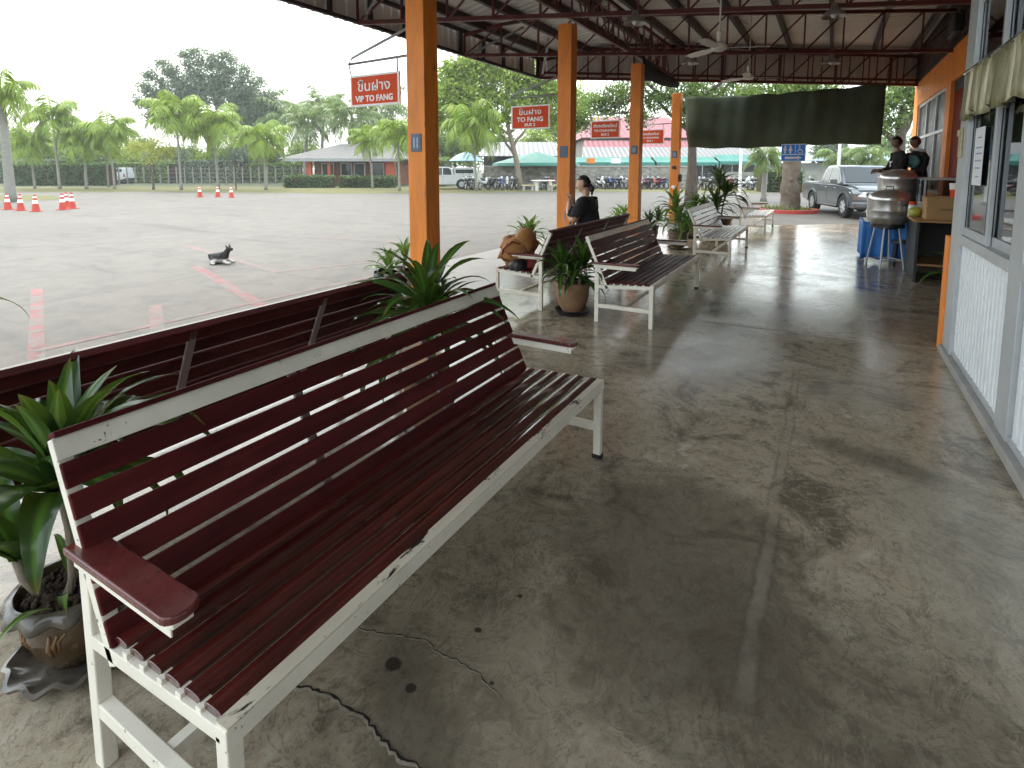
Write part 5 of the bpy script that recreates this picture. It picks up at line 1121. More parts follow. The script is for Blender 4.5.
# motorbikes
M['bikechrome'] = mat('dull bike metal', (.30, .30, .31), .35, .15, 8, metal=.7)
def motorbike(loc, rz, label, paint):
    t = thing('motorbike', loc, label, 'motorbike', rz, 'motorbikes parked along the stone wall')
    for cx, nm in ((-.60, 'wheel'), (.62, 'wheel')):
        mb = MB(); nn = 22
        ring = [(.0, .28), ]; vv = []
        for k in range(nn):
            a = 2*math.pi*k/nn
            for j in range(6): b_ = 2*math.pi*j/6; r_ = .255+.035*math.cos(b_); vv.append((cx+r_*math.cos(a), .035*math.sin(b_), .29+r_*math.sin(a)))
        mb.add(vv, [(k*6+j, k*6+(j+1) % 6, ((k+1) % nn)*6+(j+1) % 6, ((k+1) % nn)*6+j) for k in range(nn) for j in range(6)]); w_ = mb.build('wheel', M['rubber'], t, smooth='all')
        mb = MB()
        for k in range(5): a = k*2*math.pi/5; mb.bar((cx, 0, .29), (cx+.23*math.cos(a), 0, .29+.23*math.sin(a)), .03, .03, (0, 1, 0))
        mb.ell((cx, 0, .29), (.06, .05, .06), 8, 6); mb.build('rim', M['alu'], w_)
    mb = MB(); mb.tube([(-.55, 0, .66), (-.2, 0, .58), (.05, 0, .48), (.22, 0, .50), (.34, 0, .72), (.40, 0, .90)], [.07, .13, .12, .11, .12, .07], 10); mb.tube([(.34, 0, .86), (.46, 0, .78), (.44, 0, .58)], [.07, .14, .05], 8); mb.tube([(-.40, 0, .68), (-.72, 0, .80), (-.82, 0, .82)], [.1, .08, .03], 8)
    mb.build('fairing', paint, t, smooth='all')
    mb = MB(); mb.tube([(.36, 0, .60), (.64, 0, .58), (.86, 0, .46)], [.05, .09, .04], 8); mb.build('front_mudguard', paint, t, smooth='all')
    mb = MB(); mb.tube([(.10, 0, .72), (-.15, 0, .765), (-.45, 0, .80), (-.70, 0, .85)], [.06, .115, .12, .06], 10); mb.build('seat', M['black'], t, smooth='all')
    mb = MB(); mb.tube([(.38, .06, .86), (.62, .07, .29)], .022, 6); mb.tube([(.38, -.06, .86), (.62, -.07, .29)], .022, 6); mb.build('fork', M['bikechrome'], t)
    mb = MB(); mb.tube([(.28, -.34, 1.02), (.36, -.15, 1.0), (.40, 0, .96), (.36, .15, 1.0), (.28, .34, 1.02)], .017, 6); mb.build('handlebar', M['black'], t)
    MB().ell((.47, 0, .93), (.08, .10, .08), 12, 8).build('headlight', M['lampglass'], t, smooth='all')
    for sy in (-1, 1): mb = MB(); mb.tube([(.32, sy*.22, 1.01), (.30, sy*.27, 1.16)], .008, 5); mb.ell((.29, sy*.29, 1.19), (.015, .06, .04), 10, 6); mb.build('mirror', M['bikechrome'], t)
    mb = MB(); mb.box(-.18, -.10, .26, .20, .10, .50); mb.build('engine', M['steel_dark'], t, bevel=.03)
    mb = MB(); mb.tube([(.05, -.12, .26), (-.3, -.15, .30), (-.78, -.16, .42)], [.025, .05, .055], 8); mb.build('exhaust', M['bikechrome'], t, smooth='all')
    mb = MB(); mb.tube([(-.05, .12, .30), (-.02, .26, .0)], .012, 5); mb.build('kickstand', M['black'], t)
    return t
bc = [carpaint('black bike paint', (.02, .02, .022), .2), carpaint('red bike paint', (.30, .02, .03), .1), carpaint('white bike paint', (.65, .65, .66), 0), carpaint('blue bike paint', (.03, .07, .22), .1), carpaint('maroon bike paint', (.16, .02, .05), .1)]
names = ['black', 'red', 'white', 'blue', 'maroon']
protos = {}
spots_ = [(468, 41.5), (484, 41), (492, 41.2), (500, 41), (507, 41.4), (544, 41.8), (551, 42), (612, 43), (624, 43), (633, 43), (646, 43), (650, 42.4), (657, 43), (662, 42.6), (702, 41), (707, 41), (713, 41), (719, 41), (725, 40.4), (731, 41), (744, 41), (751, 41), (757, 41), (764, 40.5), (771, 41), (778, 41), (812, 43), (474, 41.3), (514, 41.2), (600, 43), (606, 43), (618, 43.2), (640, 43), (737, 41), (785, 41), (790, 41.2)]
spots_.sort()
ordn = ['first', 'second', 'third', 'fourth', 'fifth', 'sixth', 'seventh', 'eighth', 'ninth', 'tenth', 'eleventh', 'twelfth', 'thirteenth', 'fourteenth', 'fifteenth', 'sixteenth', 'seventeenth']
zones = [(0, 512, 'left of the big light-barked tree'), (512, 560, 'by the white picnic table'), (560, 668, 'between second and fourth orange columns'), (668, 790, 'right of the dark tree trunk'), (790, 900, 'behind the grey pickup')]
zc = {}; rb = random.Random(4)
for i, (px, D) in enumerate(spots_):
    c = (0, 0, 2, 0, 3, 2, 0, 0, 1, 2, 0, 3, 0, 2, 0, 2, 4, 0, 1, 3, 0, 2, 0, 4, 0, 1, 0, 2, 0, 0, 3, 0, 1, 0, 2, 0)[i % 36]
    z = [q for q in zones if q[0] <= px < q[1]][0]; zc[z[2]] = zc.get(z[2], 0)+1
    lab = f'{names[c]} motorbike, {ordn[zc[z[2]]-1]} from the left among those {z[2]}'
    p = gd(px, D); rz = PHI+R(90)+rb.uniform(-.5, .5)+(math.pi if rb.random() < .3 else 0)
    if c not in protos: protos[c] = motorbike(p, rz, lab, bc[c])
    else: dup(protos[c], p, rz, lab)
# picnic table
t = thing('picnic_table', gd(543, 39.5), 'pale concrete picnic table on the dry verge', 'table', PHI+.2)
MB().box(-.8, -.4, .70, .8, .4, .77).build('table_top', M['signwhite'], t, bevel=.02)
for x in (-.5, .5): MB().box(x-.12, -.25, 0, x+.12, .25, .70).build('leg', mat('pale concrete leg', (.55, .53, .47), .8, .1, 5), t, bevel=.02)
mw = mat('yellow bench plank', (.55, .47, .25), .7, .15, 5)
for i, (px, lab) in enumerate(((528, 'left pale bench beside the picnic table'), (556, 'right pale bench beside the picnic table'))):
    t = thing('garden_bench', gd(px, 39.2), lab, 'bench', PHI+.2, 'benches at the picnic table'); MB().box(-.45, -.17, .38, .45, .17, .44).build('seat', mw, t, bevel=.015)
    for x in (-.3, .3): MB().box(x-.06, -.14, 0, x+.06, .14, .38).build('leg', M['concrete_ledge'], t, bevel=.01)
# ------------------------------------------------------------------ trees
def crown_mesh(blobs, per, size, rnd, shell=.55):
    """leaf clumps spread through ellipsoid volumes: blobs = (centre, radii, clumps)"""
    vs, fs = [], []
    for c, r_, k in blobs:
        for _ in range(k):
            while True:
                d = Vector((rnd.gauss(0, 1), rnd.gauss(0, 1), rnd.gauss(0, 1)))
                if d.length > .05: break
            d.normalize(); q = rnd.random()**shell
            cc = Vector(c)+Vector((d.x*r_[0], d.y*r_[1], d.z*r_[2]))*q
            sp = size*rnd.uniform(.8, 1.9)
            for _ in range(int(per*2.3)):
                p = cc+Vector((rnd.gauss(0, 1), rnd.gauss(0, 1), rnd.gauss(0, .7)))*sp
                n_ = (Vector((rnd.gauss(0, 1), rnd.gauss(0, 1), rnd.gauss(.5, 1)))).normalized(); a = n_.orthogonal().normalized()
                a = (Matrix.Rotation(rnd.uniform(0, 6.28), 3, n_) @ a); b_ = n_.cross(a); s_ = size*.52*rnd.uniform(.6, 1.3); o = len(vs)
                vs += [p-a*s_, p-b_*s_*.42+a*s_*.1, p+a*s_, p+b_*s_*.42+a*s_*.1]; fs.append((o, o+1, o+2, o+3))
    mb = MB(); mb.v = [tuple(v_) for v_ in vs]; mb.f = fs; mb.mi = [0]*len(fs); return mb
def limb_mesh(h, r0, forks, rnd, lean=(0, 0), wob=.05):
    mb = MB(); n = 8; pts = [Vector((lean[0]*t*t*h+wob*h*math.sin(t*4+r0*9)*t, lean[1]*t*t*h+wob*h*math.cos(t*5)*t-wob*0, h*t)) for t in [i/n for i in range(n+1)]]
    rad = [r0*(1.35-.3*min(1, i*2/n) if i < 2 else 1.08-.55*i/n) for i in range(n+1)]; mb.tube(pts, rad, 12)
    for (t0, az, el, ln) in forks:
        k = min(n-1, int(t0*n)); b_ = pts[k].lerp(pts[k+1], t0*n-k); d = Vector((math.cos(az)*math.cos(el), math.sin(az)*math.cos(el), math.sin(el))); q = [b_]
        for s_ in range(1, 6): q.append(b_+d*ln*s_/5+Vector((rnd.uniform(-1, 1), rnd.uniform(-1, 1), .25*s_))*.04*ln)
        mb.tube(q, [r0*.55*(1-.16*i) for i in range(6)], 8)
        for j in range(2):
            e_ = q[3]; d2 = (d+Vector((rnd.uniform(-.7, .7), rnd.uniform(-.7, .7), rnd.uniform(0, .6)))).normalized(); mb.tube([e_, e_+d2*ln*.25, e_+d2*ln*.5+Vector((0, 0, .05*ln))], [r0*.25, r0*.17, r0*.07], 6)
    return mb
def tree(name, loc, label, cm, bm_, trunk, blobs, per, size, seed, group=None, shell=.55):
    t = thing(name, loc, label, 'tree', 0, group); rnd = random.Random(seed)
    limb_mesh(*trunk[:2], trunk[2], rnd, *trunk[3:]).build('trunk', M[bm_], t, smooth='all'); crown_mesh(blobs, per, size, rnd, shell).build('crown', M[cm], t, recalc=False); return t
def frond(mb, base, az, el, ln, droop, rnd, leaflet=.5, n=22, dang=.5, twist=0.0):
    p = Vector(base); st = ln/n; e = el
    for i in range(n):
        t = i/n; d = Vector((math.cos(az)*math.cos(e), math.sin(az)*math.cos(e), math.sin(e))); s_ = Vector((-math.sin(az), math.cos(az), 0)); u = s_.cross(d)
        q = p+d*st; wv = .018*ln*(1-t)+.004
        mb.add([p-s_*wv, p+s_*wv, q+s_*wv*.9, q-s_*wv*.9], [(0, 1, 2, 3)])
        l = leaflet*ln*(.35+.65*math.sin(math.pi*min(1, t*.85+.12)))*.62
        if t > .1:
            for sg in (-1, 1):
                for rep in range(2):
                    dd = (s_*sg*(.9+rnd.uniform(-.2, .2))+d*(.55+rnd.uniform(-.15, .2))+Vector((0, 0, -1))*(dang+rnd.uniform(-.2, .35))-u*.0).normalized(); b_ = p+d*st*rep*.5
                    m_ = b_+dd*l*.55+Vector((0, 0, .05*l)); e_ = b_+dd*l+Vector((0, 0, -.18*l)); w_ = .045*l+.012; x_ = d*w_
                    o = len(mb.v); mb.add([b_-x_*.4, b_+x_*.4, m_+x_, m_-x_, e_], [(0, 1, 2, 3), (3, 2, 4)])
        p = q; e -= droop/n*(.4+1.3*t)
def palm(loc, label, h, seed, cm='palm', nf=11, fl=2.0, r0=.13, lean=(0, 0), group='white trunked palms along the yard', dang=.5, white=True, yellow=False, cat='palm tree', tm=None, lo=-.2, hi=1.35, droop=1.7):
    t = thing('palm_tree', loc, label, cat, 0, group); rnd = random.Random(seed); n = 10
    pts = [Vector((lean[0]*(i/n)**2, lean[1]*(i/n)**2, h*i/n)) for i in range(n+1)]
    MB().tube(pts, [r0*(1.4 if i == 0 else 1.12-.38*i/n) for i in range(n+1)], 10).build('trunk', M[tm or 'palmtrunk'], t, smooth='all')
    if cm == 'palm' : MB().tube([pts[-1], pts[-1]+Vector((0, 0, .45)), pts[-1]+Vector((0, 0, .8))], [r0*.85, r0*.8, r0*.4], 10).build('crownshaft', M['crown_light'], t, smooth='all')
    top = pts[-1]+Vector((0, 0, .65 if cm == 'palm' else .1)); mb = MB()
    for i in range(nf): frond(mb, top, i*2.39996+rnd.uniform(-.3, .3), lo+(hi-lo)*i/(nf-1)+rnd.uniform(-.12, .12), fl*rnd.uniform(.82, 1.1), droop*rnd.uniform(.8, 1.2), rnd, .62, 16, dang)
    mb.build('crown', M[cm], t, recalc=False); return t
def P(px, D): return gd(px, D)
def hgt(py, D): return pd(512, py, D).z-LOT
# row of feathery palms along the yard, one by one
pl = [  # px, base D, crown centre py, frond length, seed, label
    (33, 44, 140, 2.0, 1, 'slim grey trunked palm, second from the left, with a drooping crown'),
    (58, 43, 116, 2.3, 2, 'tall grey trunked palm with a spiky crown, left of the low bushes'),
    (85, 43.5, 138, 2.0, 3, 'palm with light green crown right of the tall spiky palm'),
    (113, 43, 130, 2.2, 4, 'palm with a wide green crown above the far white car'),
    (107, 47, 138, 1.7, 5, 'thin palm leaning behind the wide green crown above the far white car'),
    (180, 41.5, 112, 2.3, 6, 'tall palm in front of the big dark tree, left side of it'),
    (217, 42.5, 122, 2.5, 7, 'palm with a full drooping crown in front of the big dark tree, right side'),
    (265, 41.5, 136, 2.0, 8, 'bright green palm with a round crown left of the orange house'),
    (372, 44, 138, 1.7, 9, 'small palm in front of the orange house hedge'),
    (399, 39.5, 132, 2.0, 10, 'white trunked palm just left of the nearest orange column'),
    (476, 39.5, 122, 2.6, 12, 'palm with thin white trunk and weeping crown right of the nearest orange column'),
]
for px, D, cy, fl, sd_, lab in pl:
    o = palm(P(px, D), lab, hgt(cy, D)-.75, sd_, 'palm', 20, fl*1.15, (.085, .10, .075)[int(px) % 3], (random.uniform(-.3, .3), 0), dang=.75, lo=-.45, hi=1.35, droop=1.9)
# near palm cut by the left edge
palm(P(8, 26.5), 'thick trunked palm at the left edge of the photo beside the cones', hgt(106, 26.5), 20, 'palm', 14, 1.7, .20, (0, 0), dang=.9, lo=-.5, hi=1.3, droop=2.0)
# coconut palms behind the house
for px, D, cy, fl, sd_, lab in ((305, 62, 122, 3.9, 31, 'coconut palm behind the left end of the grey roofed house'), (348, 60, 118, 4.2, 32, 'coconut palm behind the middle of the grey roofed house'), (378, 66, 112, 4.2, 33, 'coconut palm behind the right end of the grey roofed house'),
        (282, 66, 118, 3.8, 34, 'coconut palm between the big dark tree and the house'), (322, 70, 108, 3.8, 35, 'farthest coconut palm rising behind the grey roof'), (262, 68, 108, 3.6, 36, 'coconut palm at the right foot of the big dark tree')):
    palm(P(px, D), lab, hgt(cy, D), sd_, 'coco', 18, fl, .2, (.5, .3), 'coconut palms behind the house', .6, lo=-.6, hi=1.3, droop=1.5)
# big blue green tree
D = 66; h0 = hgt(48, D)
def fan_blobs(D, items):
    out = []
    for px, py, rx, rz, k in items:
        z = hgt(py, D); out.append((((px)*D/F*math.cos(TH), 0, z), (rx*D/F, rx*D/F*.8, rz*D/F), k))
    return out
def rot_to_view(t): t.rotation_euler = (0, 0, PHI)
items = []
rp = random.Random(3)
for (tx, ty) in ((-72, 100), (-68, 84), (-60, 70), (-46, 58), (-36, 66), (-22, 50), (-10, 46), (4, 52), (16, 50), (28, 56), (40, 66), (52, 78), (62, 92), (70, 108), (-62, 116), (-48, 92), (-30, 84), (-8, 74), (14, 76), (34, 88), (50, 110), (60, 124), (-40, 128), (20, 126)):
    bx, by = tx*.25+4, 122
    for q in (.45, .62, .78, .92):
        x, y = bx+(tx-bx)*q, by+(ty-by)*q; items.append((x+rp.uniform(-2, 2), y, 3.6*(1.2-.45*q), 5.2*(1.1-.4*q), 7))
items += [(-20, 126, 20, 10, 16), (14, 128, 24, 10, 18), (40, 130, 18, 10, 14)]
bl = fan_blobs(D, items)
t = tree('broadleaf_tree', P(212, D), 'big dark blue green spreading tree rising above the palms', 'crown_dark', 'bark', (hgt(110, D), .55, [(.45, .3, .9, 6), (.5, 2.8, .9, 6.5), (.6, 1.6, 1.1, 6), (.6, 4.5, .8, 5), (.7, 0, .7, 6), (.75, 3.3, .7, 6)], (0, 0), .02), bl, 24, .34, 41); rot_to_view(t)
# big light green rain tree over the motorbikes
D = 46
bl = fan_blobs(D, [(-66, 92, 18, 15, 40), (-52, 78, 20, 14, 50), (-30, 72, 24, 14, 60), (0, 80, 26, 16, 70), (30, 96, 26, 18, 60), (-60, 108, 18, 14, 40), (-30, 100, 26, 16, 60), (5, 110, 24, 14, 50), (50, 112, 20, 14, 36), (-78, 104, 12, 12, 20), (-74, 122, 14, 10, 26), (-50, 128, 16, 9, 26), (-22, 124, 14, 9, 22), (28, 122, 20, 9, 24)])
t = tree('broadleaf_tree', P(519, 42.5), 'big light green tree with pale leaning trunk over the motorbikes', 'crown_light', 'palebark', (hgt(118, 42.5), .24, [(.45, 2.6, .9, 3), (.6, .5, .9, 3.2), (.75, 3.4, .6, 4), (.8, 0, .6, 3.6), (.85, 1.7, .8, 3)], (-.18, 0), .03), bl, 26, .30, 42); rot_to_view(t)
# tree with dark trunk beyond the last column, crown hanging over the roof edge
D = 25
bl = fan_blobs(D, [(-96, 104, 22, 13, 34), (-70, 96, 22, 12, 34), (-116, 120, 14, 14, 24), (-60, 118, 14, 12, 18), (-30, 98, 26, 14, 40), (10, 92, 30, 12, 40), (-10, 112, 16, 16, 26), (50, 96, 30, 9, 30), (90, 94, 26, 8, 20), (-40, 72, 50, 14, 60), (40, 70, 50, 14, 60)])
t = tree('broadleaf_tree', P(692, D), 'tree with dark straight trunk just beyond the last orange column', 'crown_mid', 'bark', (hgt(72, D), .22, [(.55, 2.6, .7, 3.2), (.62, .4, .7, 3), (.7, 3.2, .5, 4), (.8, 1.2, .9, 2), (.75, 5.5, .5, 3)], (0, 0), .025), bl, 20, .16, 43); rot_to_view(t)
# knobbly pruned trunk in the red kerbed bed
D = 20.5
bl = fan_blobs(D, [(-30, 96, 40, 14, 40), (20, 98, 40, 14, 40), (0, 80, 50, 16, 50), (60, 104, 30, 12, 20)])
t = thing('broadleaf_tree', P(791, D), 'tree with thick knobbly trunk standing in the red kerbed bed', 'tree'); rnd = random.Random(44)
mb = MB(); hh_ = hgt(84, D); n = 22; kp = [Vector((.05*math.sin(i*.9), .04*math.cos(i*.7), hh_*i/n)) for i in range(n+1)]
mb.tube(kp, [(.40 if i == 0 else .34 if i == 1 else .33+.025*math.sin(i*1.9)+.03*math.sin(i*.8)-.003*i) for i in range(n+1)], 14)
for k in range(16): a = rnd.uniform(0, 6.28); z = rnd.uniform(.5, 2.6); mb.ell((.30*math.cos(a), .30*math.sin(a), z), (.07, .07, .09), 8, 6)
mb.build('trunk', mat('ribbed tan bark', (.15, .12, .09), .9, .35, 7, bmp=.9), t, smooth='all'); crown_mesh(bl, 18, .16, rnd).build('crown', M['crown_mid'], t, recalc=False); rot_to_view(t)
bed = thing('tree_bed', P(789, 20.5), 'round bed with red painted kerb and low plants round the knobbly trunk', 'planter')
MB().lathe([(1.05, 0), (1.05, .13), (.93, .13), (.93, 0)], 40).build('kerb', mat('red kerb paint', (.45, .06, .05), .6, .2, 5), bed, bevel=.01)
MB().lathe([(0, .10), (.93, .10)], 32).build('soil', M['soil'], bed)
mb = MB(); rnd = random.Random(2)
for k in range(160):
    a = rnd.uniform(0, 6.28); r_ = .9*math.sqrt(rnd.random()); leaf(mb, (r_*math.cos(a), r_*math.sin(a), .1), rnd.uniform(0, 6.28), rnd.uniform(.5, 1.4), rnd.uniform(.12, .28), .035, 1.2, rnd, 4)
bo = mb.build('bedding_leaves', M['crown_mid'], bed, smooth='all'); bo['kind'] = 'stuff'
# trees at the right behind the shop
for px, D, lab, sd_, cm, cyc, tr in ((898, 26, 'dark trunked tree beside the orange shop wall', 51, 'crown_mid', 106, .32), (930, 34, 'tree behind the orange shop, hidden but for its crown', 52, 'crown_light', 100, .3)):
    bl = fan_blobs(D, [(-14, cyc, 22, 14, 40), (14, cyc-10, 24, 16, 40), (0, cyc-24, 30, 14, 40), (-8, cyc+16, 14, 10, 14)]); t = tree('broadleaf_tree', P(px, D), lab, cm, 'bark', (hgt(cyc, D), tr, [(.6, 2.6, .8, 2.4), (.7, .4, .8, 2.4)], (0, 0), .02), bl, 20, .17, sd_); rot_to_view(t)
# short palms behind the pickup and the wall
for px, D, cy, fl, sd_, lab in ((765, 27, 158, 1.2, 61, 'short yellowish palm left of the knobbly trunk'), (838, 34, 160, 1.5, 62, 'short palm with drying fronds behind the pickup cab'), (868, 33, 158, 1.6, 63, 'short yellow green palm behind the pickup bonnet')):
    palm(P(px, D), lab, hgt(cy, D), sd_, 'coco', 13, fl, .12, group='short palms behind the pickup', dang=.7, lo=-.5, hi=1.2, droop=1.9)
# yellow shrub tree and flowering trees by the verge
D = 42; bl = fan_blobs(D, [(-16, 148, 11, 9, 26), (4, 146, 14, 11, 34), (18, 152, 10, 8, 20), (0, 158, 12, 7, 14)])
t = tree('small_tree', P(152, D), 'small yellow green tree with several thin stems on the verge', 'crown_yellow', 'bark', (hgt(165, D), .07, [(.3, .3, 1.0, 1.2), (.3, 2.8, 1.0, 1.3), (.5, 1.5, 1.2, 1.0)], (0, 0), .05), bl, 16, .13, 71); rot_to_view(t)
# background tree belt: individual trees behind everything
belt = [(0, 66, 138, 30), (30, 64, 146, 26), (64, 66, 142, 26), (92, 62, 150, 24), (120, 68, 142, 26), (168, 64, 150, 26), (206, 66, 154, 24), (232, 64, 152, 24), (275, 70, 150, 24), (410, 66, 140, 22), (440, 64, 136, 24), (470, 66, 132, 26), (500, 66, 130, 26), (536, 70, 128, 28), (-40, 74, 132, 34), (14, 78, 122, 30), (42, 72, 140, 26), (72, 80, 132, 26), (98, 74, 146, 22), (136, 78, 140, 26), (150, 70, 152, 18), (186, 74, 146, 24), (238, 78, 132, 26), (258, 74, 148, 22), (300, 84, 140, 26), (395, 82, 132, 26), (425, 70, 118, 26), (455, 76, 116, 28),
        (560, 80, 112, 30), (600, 86, 108, 30), (640, 84, 118, 28), (672, 80, 128, 24), (706, 72, 140, 24), (735, 70, 146, 22), (830, 60, 140, 24), (880, 64, 134, 26), (920, 70, 130, 26)]
kinds = ['dark bushy tree', 'mid green rounded tree', 'paler loose tree']; cms = ['crown_dark', 'crown_mid', 'crown_light']
near = ['behind the palm island', 'left of the tall hedge middle', 'behind the tall hedge middle', 'behind the tall hedge right end', 'left of the far white pickup', 'right of the small yellow tree', 'between the two palms of the big dark tree', 'behind the garden lamp', 'just left of the house roof', 'right of the house roof', 'behind the parasol, left', 'behind the parasol, right', 'behind the tin shed, left end', 'behind the tin shed, right end', 'left of the thick edge palm', 'behind the thick edge palm', 'behind the slim second palm', 'behind the tall spiky palm', 'behind the light green palm', 'behind the small yellow tree, left', 'just behind the small yellow tree', 'behind the left palm of the big dark tree', 'right under the big dark tree', 'behind the round bright palm',
        'behind the house, left end', 'behind the house, right end', 'behind the nearest orange column', 'behind the white pickup', 'left of the pink roof', 'behind the pink roof, left half', 'behind the pink roof, right half', 'between third and fourth columns', 'under the canvas, left end', 'left of the restroom sign', 'behind the grey pickup bed', 'behind the grey pickup bonnet', 'behind the orange shop']
for i, (px, D, top, wpx) in enumerate(belt):
    rnd = random.Random(100+i); k = (i*7+i//3) % 3; c = top+(172-top)*.42
    items = [(rnd.uniform(-.35, .35)*wpx, c+rnd.uniform(-.25, .15)*(172-top), wpx*rnd.uniform(.42, .6), (172-top)*rnd.uniform(.22, .32), 26) for _ in range(4)]+[(0, c+.25*(172-top), wpx*.6, (172-top)*.25, 26)]
    t = tree('background_tree', P(px, D), kinds[k]+', '+near[i], cms[k], 'bark', (hgt(c, D), .22, [(.5, 2.5, .8, 2), (.6, .5, .8, 2)], (0, 0), .02), fan_blobs(D, items), 18, .36, 200+i, 'trees of the far belt'); rot_to_view(t)
# ------------------------------------------------------------------ hedges, fences, walls, buildings
RZ = PHI
def vbox(mb, D0, px0, px1, py0, py1, depth=.3, base=None): # box parallel to the view plane in the local frame used below
    pass
def place(name, px, D, label, cat, group=None): return thing(name, P(px, D), label, cat, RZ, group)
def mpx(D): return D/F*math.cos(TH)
def hedge(px0, px1, D, top, label, seed, depth=1.0, m='hedge', name='clipped_hedge', cat='hedge'):
    t = place(name, (px0+px1)/2, D, label, cat); w_ = (px1-px0)*mpx(D); h = hgt(top, D); rnd = random.Random(seed)
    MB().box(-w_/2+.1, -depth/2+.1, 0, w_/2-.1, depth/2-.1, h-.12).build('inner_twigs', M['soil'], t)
    vs, fs = [], []
    for _ in range(int(w_*h*230)+400):
        f_ = rnd.random(); p = Vector((rnd.uniform(-w_/2, w_/2), rnd.choice((-1, -1, 1))*depth/2+rnd.gauss(0, .06), rnd.uniform(0, h))) if f_ < .75 else Vector((rnd.uniform(-w_/2, w_/2), rnd.uniform(-depth/2, depth/2), h+rnd.gauss(0, .05)))
        a = Vector((rnd.gauss(0, 1), rnd.gauss(0, 1), rnd.gauss(0, 1))).normalized(); b_ = a.orthogonal().normalized(); s_ = rnd.uniform(.07, .14); o = len(vs)
        vs += [p-a*s_, p-b_*s_*.5, p+a*s_, p+b_*s_*.5]; fs.append((o, o+1, o+2, o+3))
    mb = MB(); mb.v = [tuple(q) for q in vs]; mb.f = fs; mb.mi = [0]*len(fs); mb.build('foliage', M[m], t, recalc=False); return t
hedge(285, 334, 46, 176, 'clipped dark hedge in front of the orange house, left of its entrance', 1)
hedge(340, 396, 46, 176.5, 'clipped dark hedge in front of the orange house, right of its entrance', 2)
hedge(10, 112, 52, 164, 'tall dark hedge behind the left palms', 3, 1.6, 'hedge', 'dark_hedge'); hedge(760, 800, 38, 170, 'bushy hedge beside the motorbikes under the canvas', 4, 1.4, 'hedge', 'dark_hedge')
hedge(425, 446, 50, 160, 'shaggy bush beside the white pickup', 5, 1.4, 'crown_mid', 'shaggy_bush', 'bush')
for i, (a_, b__, D_, tp_, lab) in enumerate(((-30, 60, 60, 160, 'low wild bushes behind the palm island at the far left'), (100, 175, 61, 163, 'low wild bushes behind the small yellow green tree'), (170, 245, 63, 161, 'low wild bushes at the foot of the big dark tree'), (238, 300, 64, 164, 'low wild bushes left of the grey roofed house'), (400, 450, 60, 158, 'low wild bushes right of the grey roofed house'))):
    hedge(a_, b__, D_, tp_, lab, 20+i, 2.2, ('crown_dark', 'crown_mid', 'crown_dark', 'crown_mid', 'crown_mid')[i], 'wild_bush', 'bush')
# wire fence along the left
t = place('wire_fence', 205, 56, 'thin wire fence on pale posts behind the palms', 'fence'); w_ = 190*mpx(56); mb = MB()
for i in range(24): x = -w_/2+w_*i/23; MB().box(x-.05, -.05, 0, x+.05, .05, 1.75).build('post', M['palmtrunk'], t) 
for z in (.3, .7, 1.1, 1.5): mb.box(-w_/2, -.01, z, w_/2, .01, z+.02)
mb.build('wire', M['grey_steel'], t)
# orange house with a low grey roof
D = 54; k = mpx(D); t = place('house', 352, D, 'low orange walled house with a weathered grey roof behind clipped hedges', 'house'); ez = hgt(160, D); rz_ = hgt(146, D)
x0, x1 = -56*k, 58*k; m, nt, b = newmat('weathered roof sheet'); v = objco(nt); sp = nt.nodes.new('ShaderNodeSeparateXYZ'); L(nt, v, sp.inputs[0])
wv = math_n(nt, 'SINE', math_n(nt, 'MULTIPLY', sp.outputs[0], 22)); col = mixc(nt, noise(nt, objco(nt, (1, .3, .3)), 1.2, 6, .7), (.085, .083, .08), (.15, .147, .14)); L(nt, col, b.inputs['Base Color']); bump(nt, b, wv, .7, .05); b.inputs['Roughness'].default_value = .7; M['greyroof'] = m
mb = MB(); mb.add([(x0, -4.2, ez), (x1, -4.2, ez), (x1-2.2, 1.5, rz_+.2), (x0+4, 1.5, rz_+.2), (x0, 7, ez), (x1, 7, ez)], [(0, 1, 2, 3), (3, 2, 5, 4), (0, 3, 4), (1, 5, 2)]); mb.build('roof', M['greyroof'], t, solid=.12)
wl = MB(); wl.box(x0+2.2, -1.2, 0, x1-.8, 5.5, ez-.1); wo = wl.build('wall', mat('salmon orange wall', (.24, .075, .04), .7, .2, 1.2), t)
for px, wpx in ((322, 5), (341, 3), (398, 8)): q = (px-352)*k; MB().box(q-wpx*k/2, -3.6, 0, q+wpx*k/2, -3.2, ez).build('pillar', mat('red orange pillar', (.52, .09, .035), .6, .15, 2), t, bevel=.03)
for px, wpx, py0, py1, mm in ((332, 10, 163, 178, 'alu_dark'), (350, 9, 163, 176, 'greyroof'), (363, 9, 163, 184, 'alu_dark'), (381, 10, 163, 178, 'greyroof'), (394, 8, 162, 176, 'alu_dark')):
    q = (px-352)*k; f_ = MB().box(q-wpx*k/2-.1, -1.26, hgt(py1, D), q+wpx*k/2+.1, -1.18, hgt(py0, D)).build('window', M['signwhite'], t); MB().box(q-wpx*k/2, -1.275, hgt(py1, D)+.1, q+wpx*k/2, -1.262, hgt(py0, D)-.1).build('pane', M['alu_dark' if mm == 'alu_dark' else 'carglass'], f_)
MB().box(x0+.5, -4.3, ez-.18, x1-.1, -4.2, ez+.02).build('eave_board', M['grey_steel'], t)
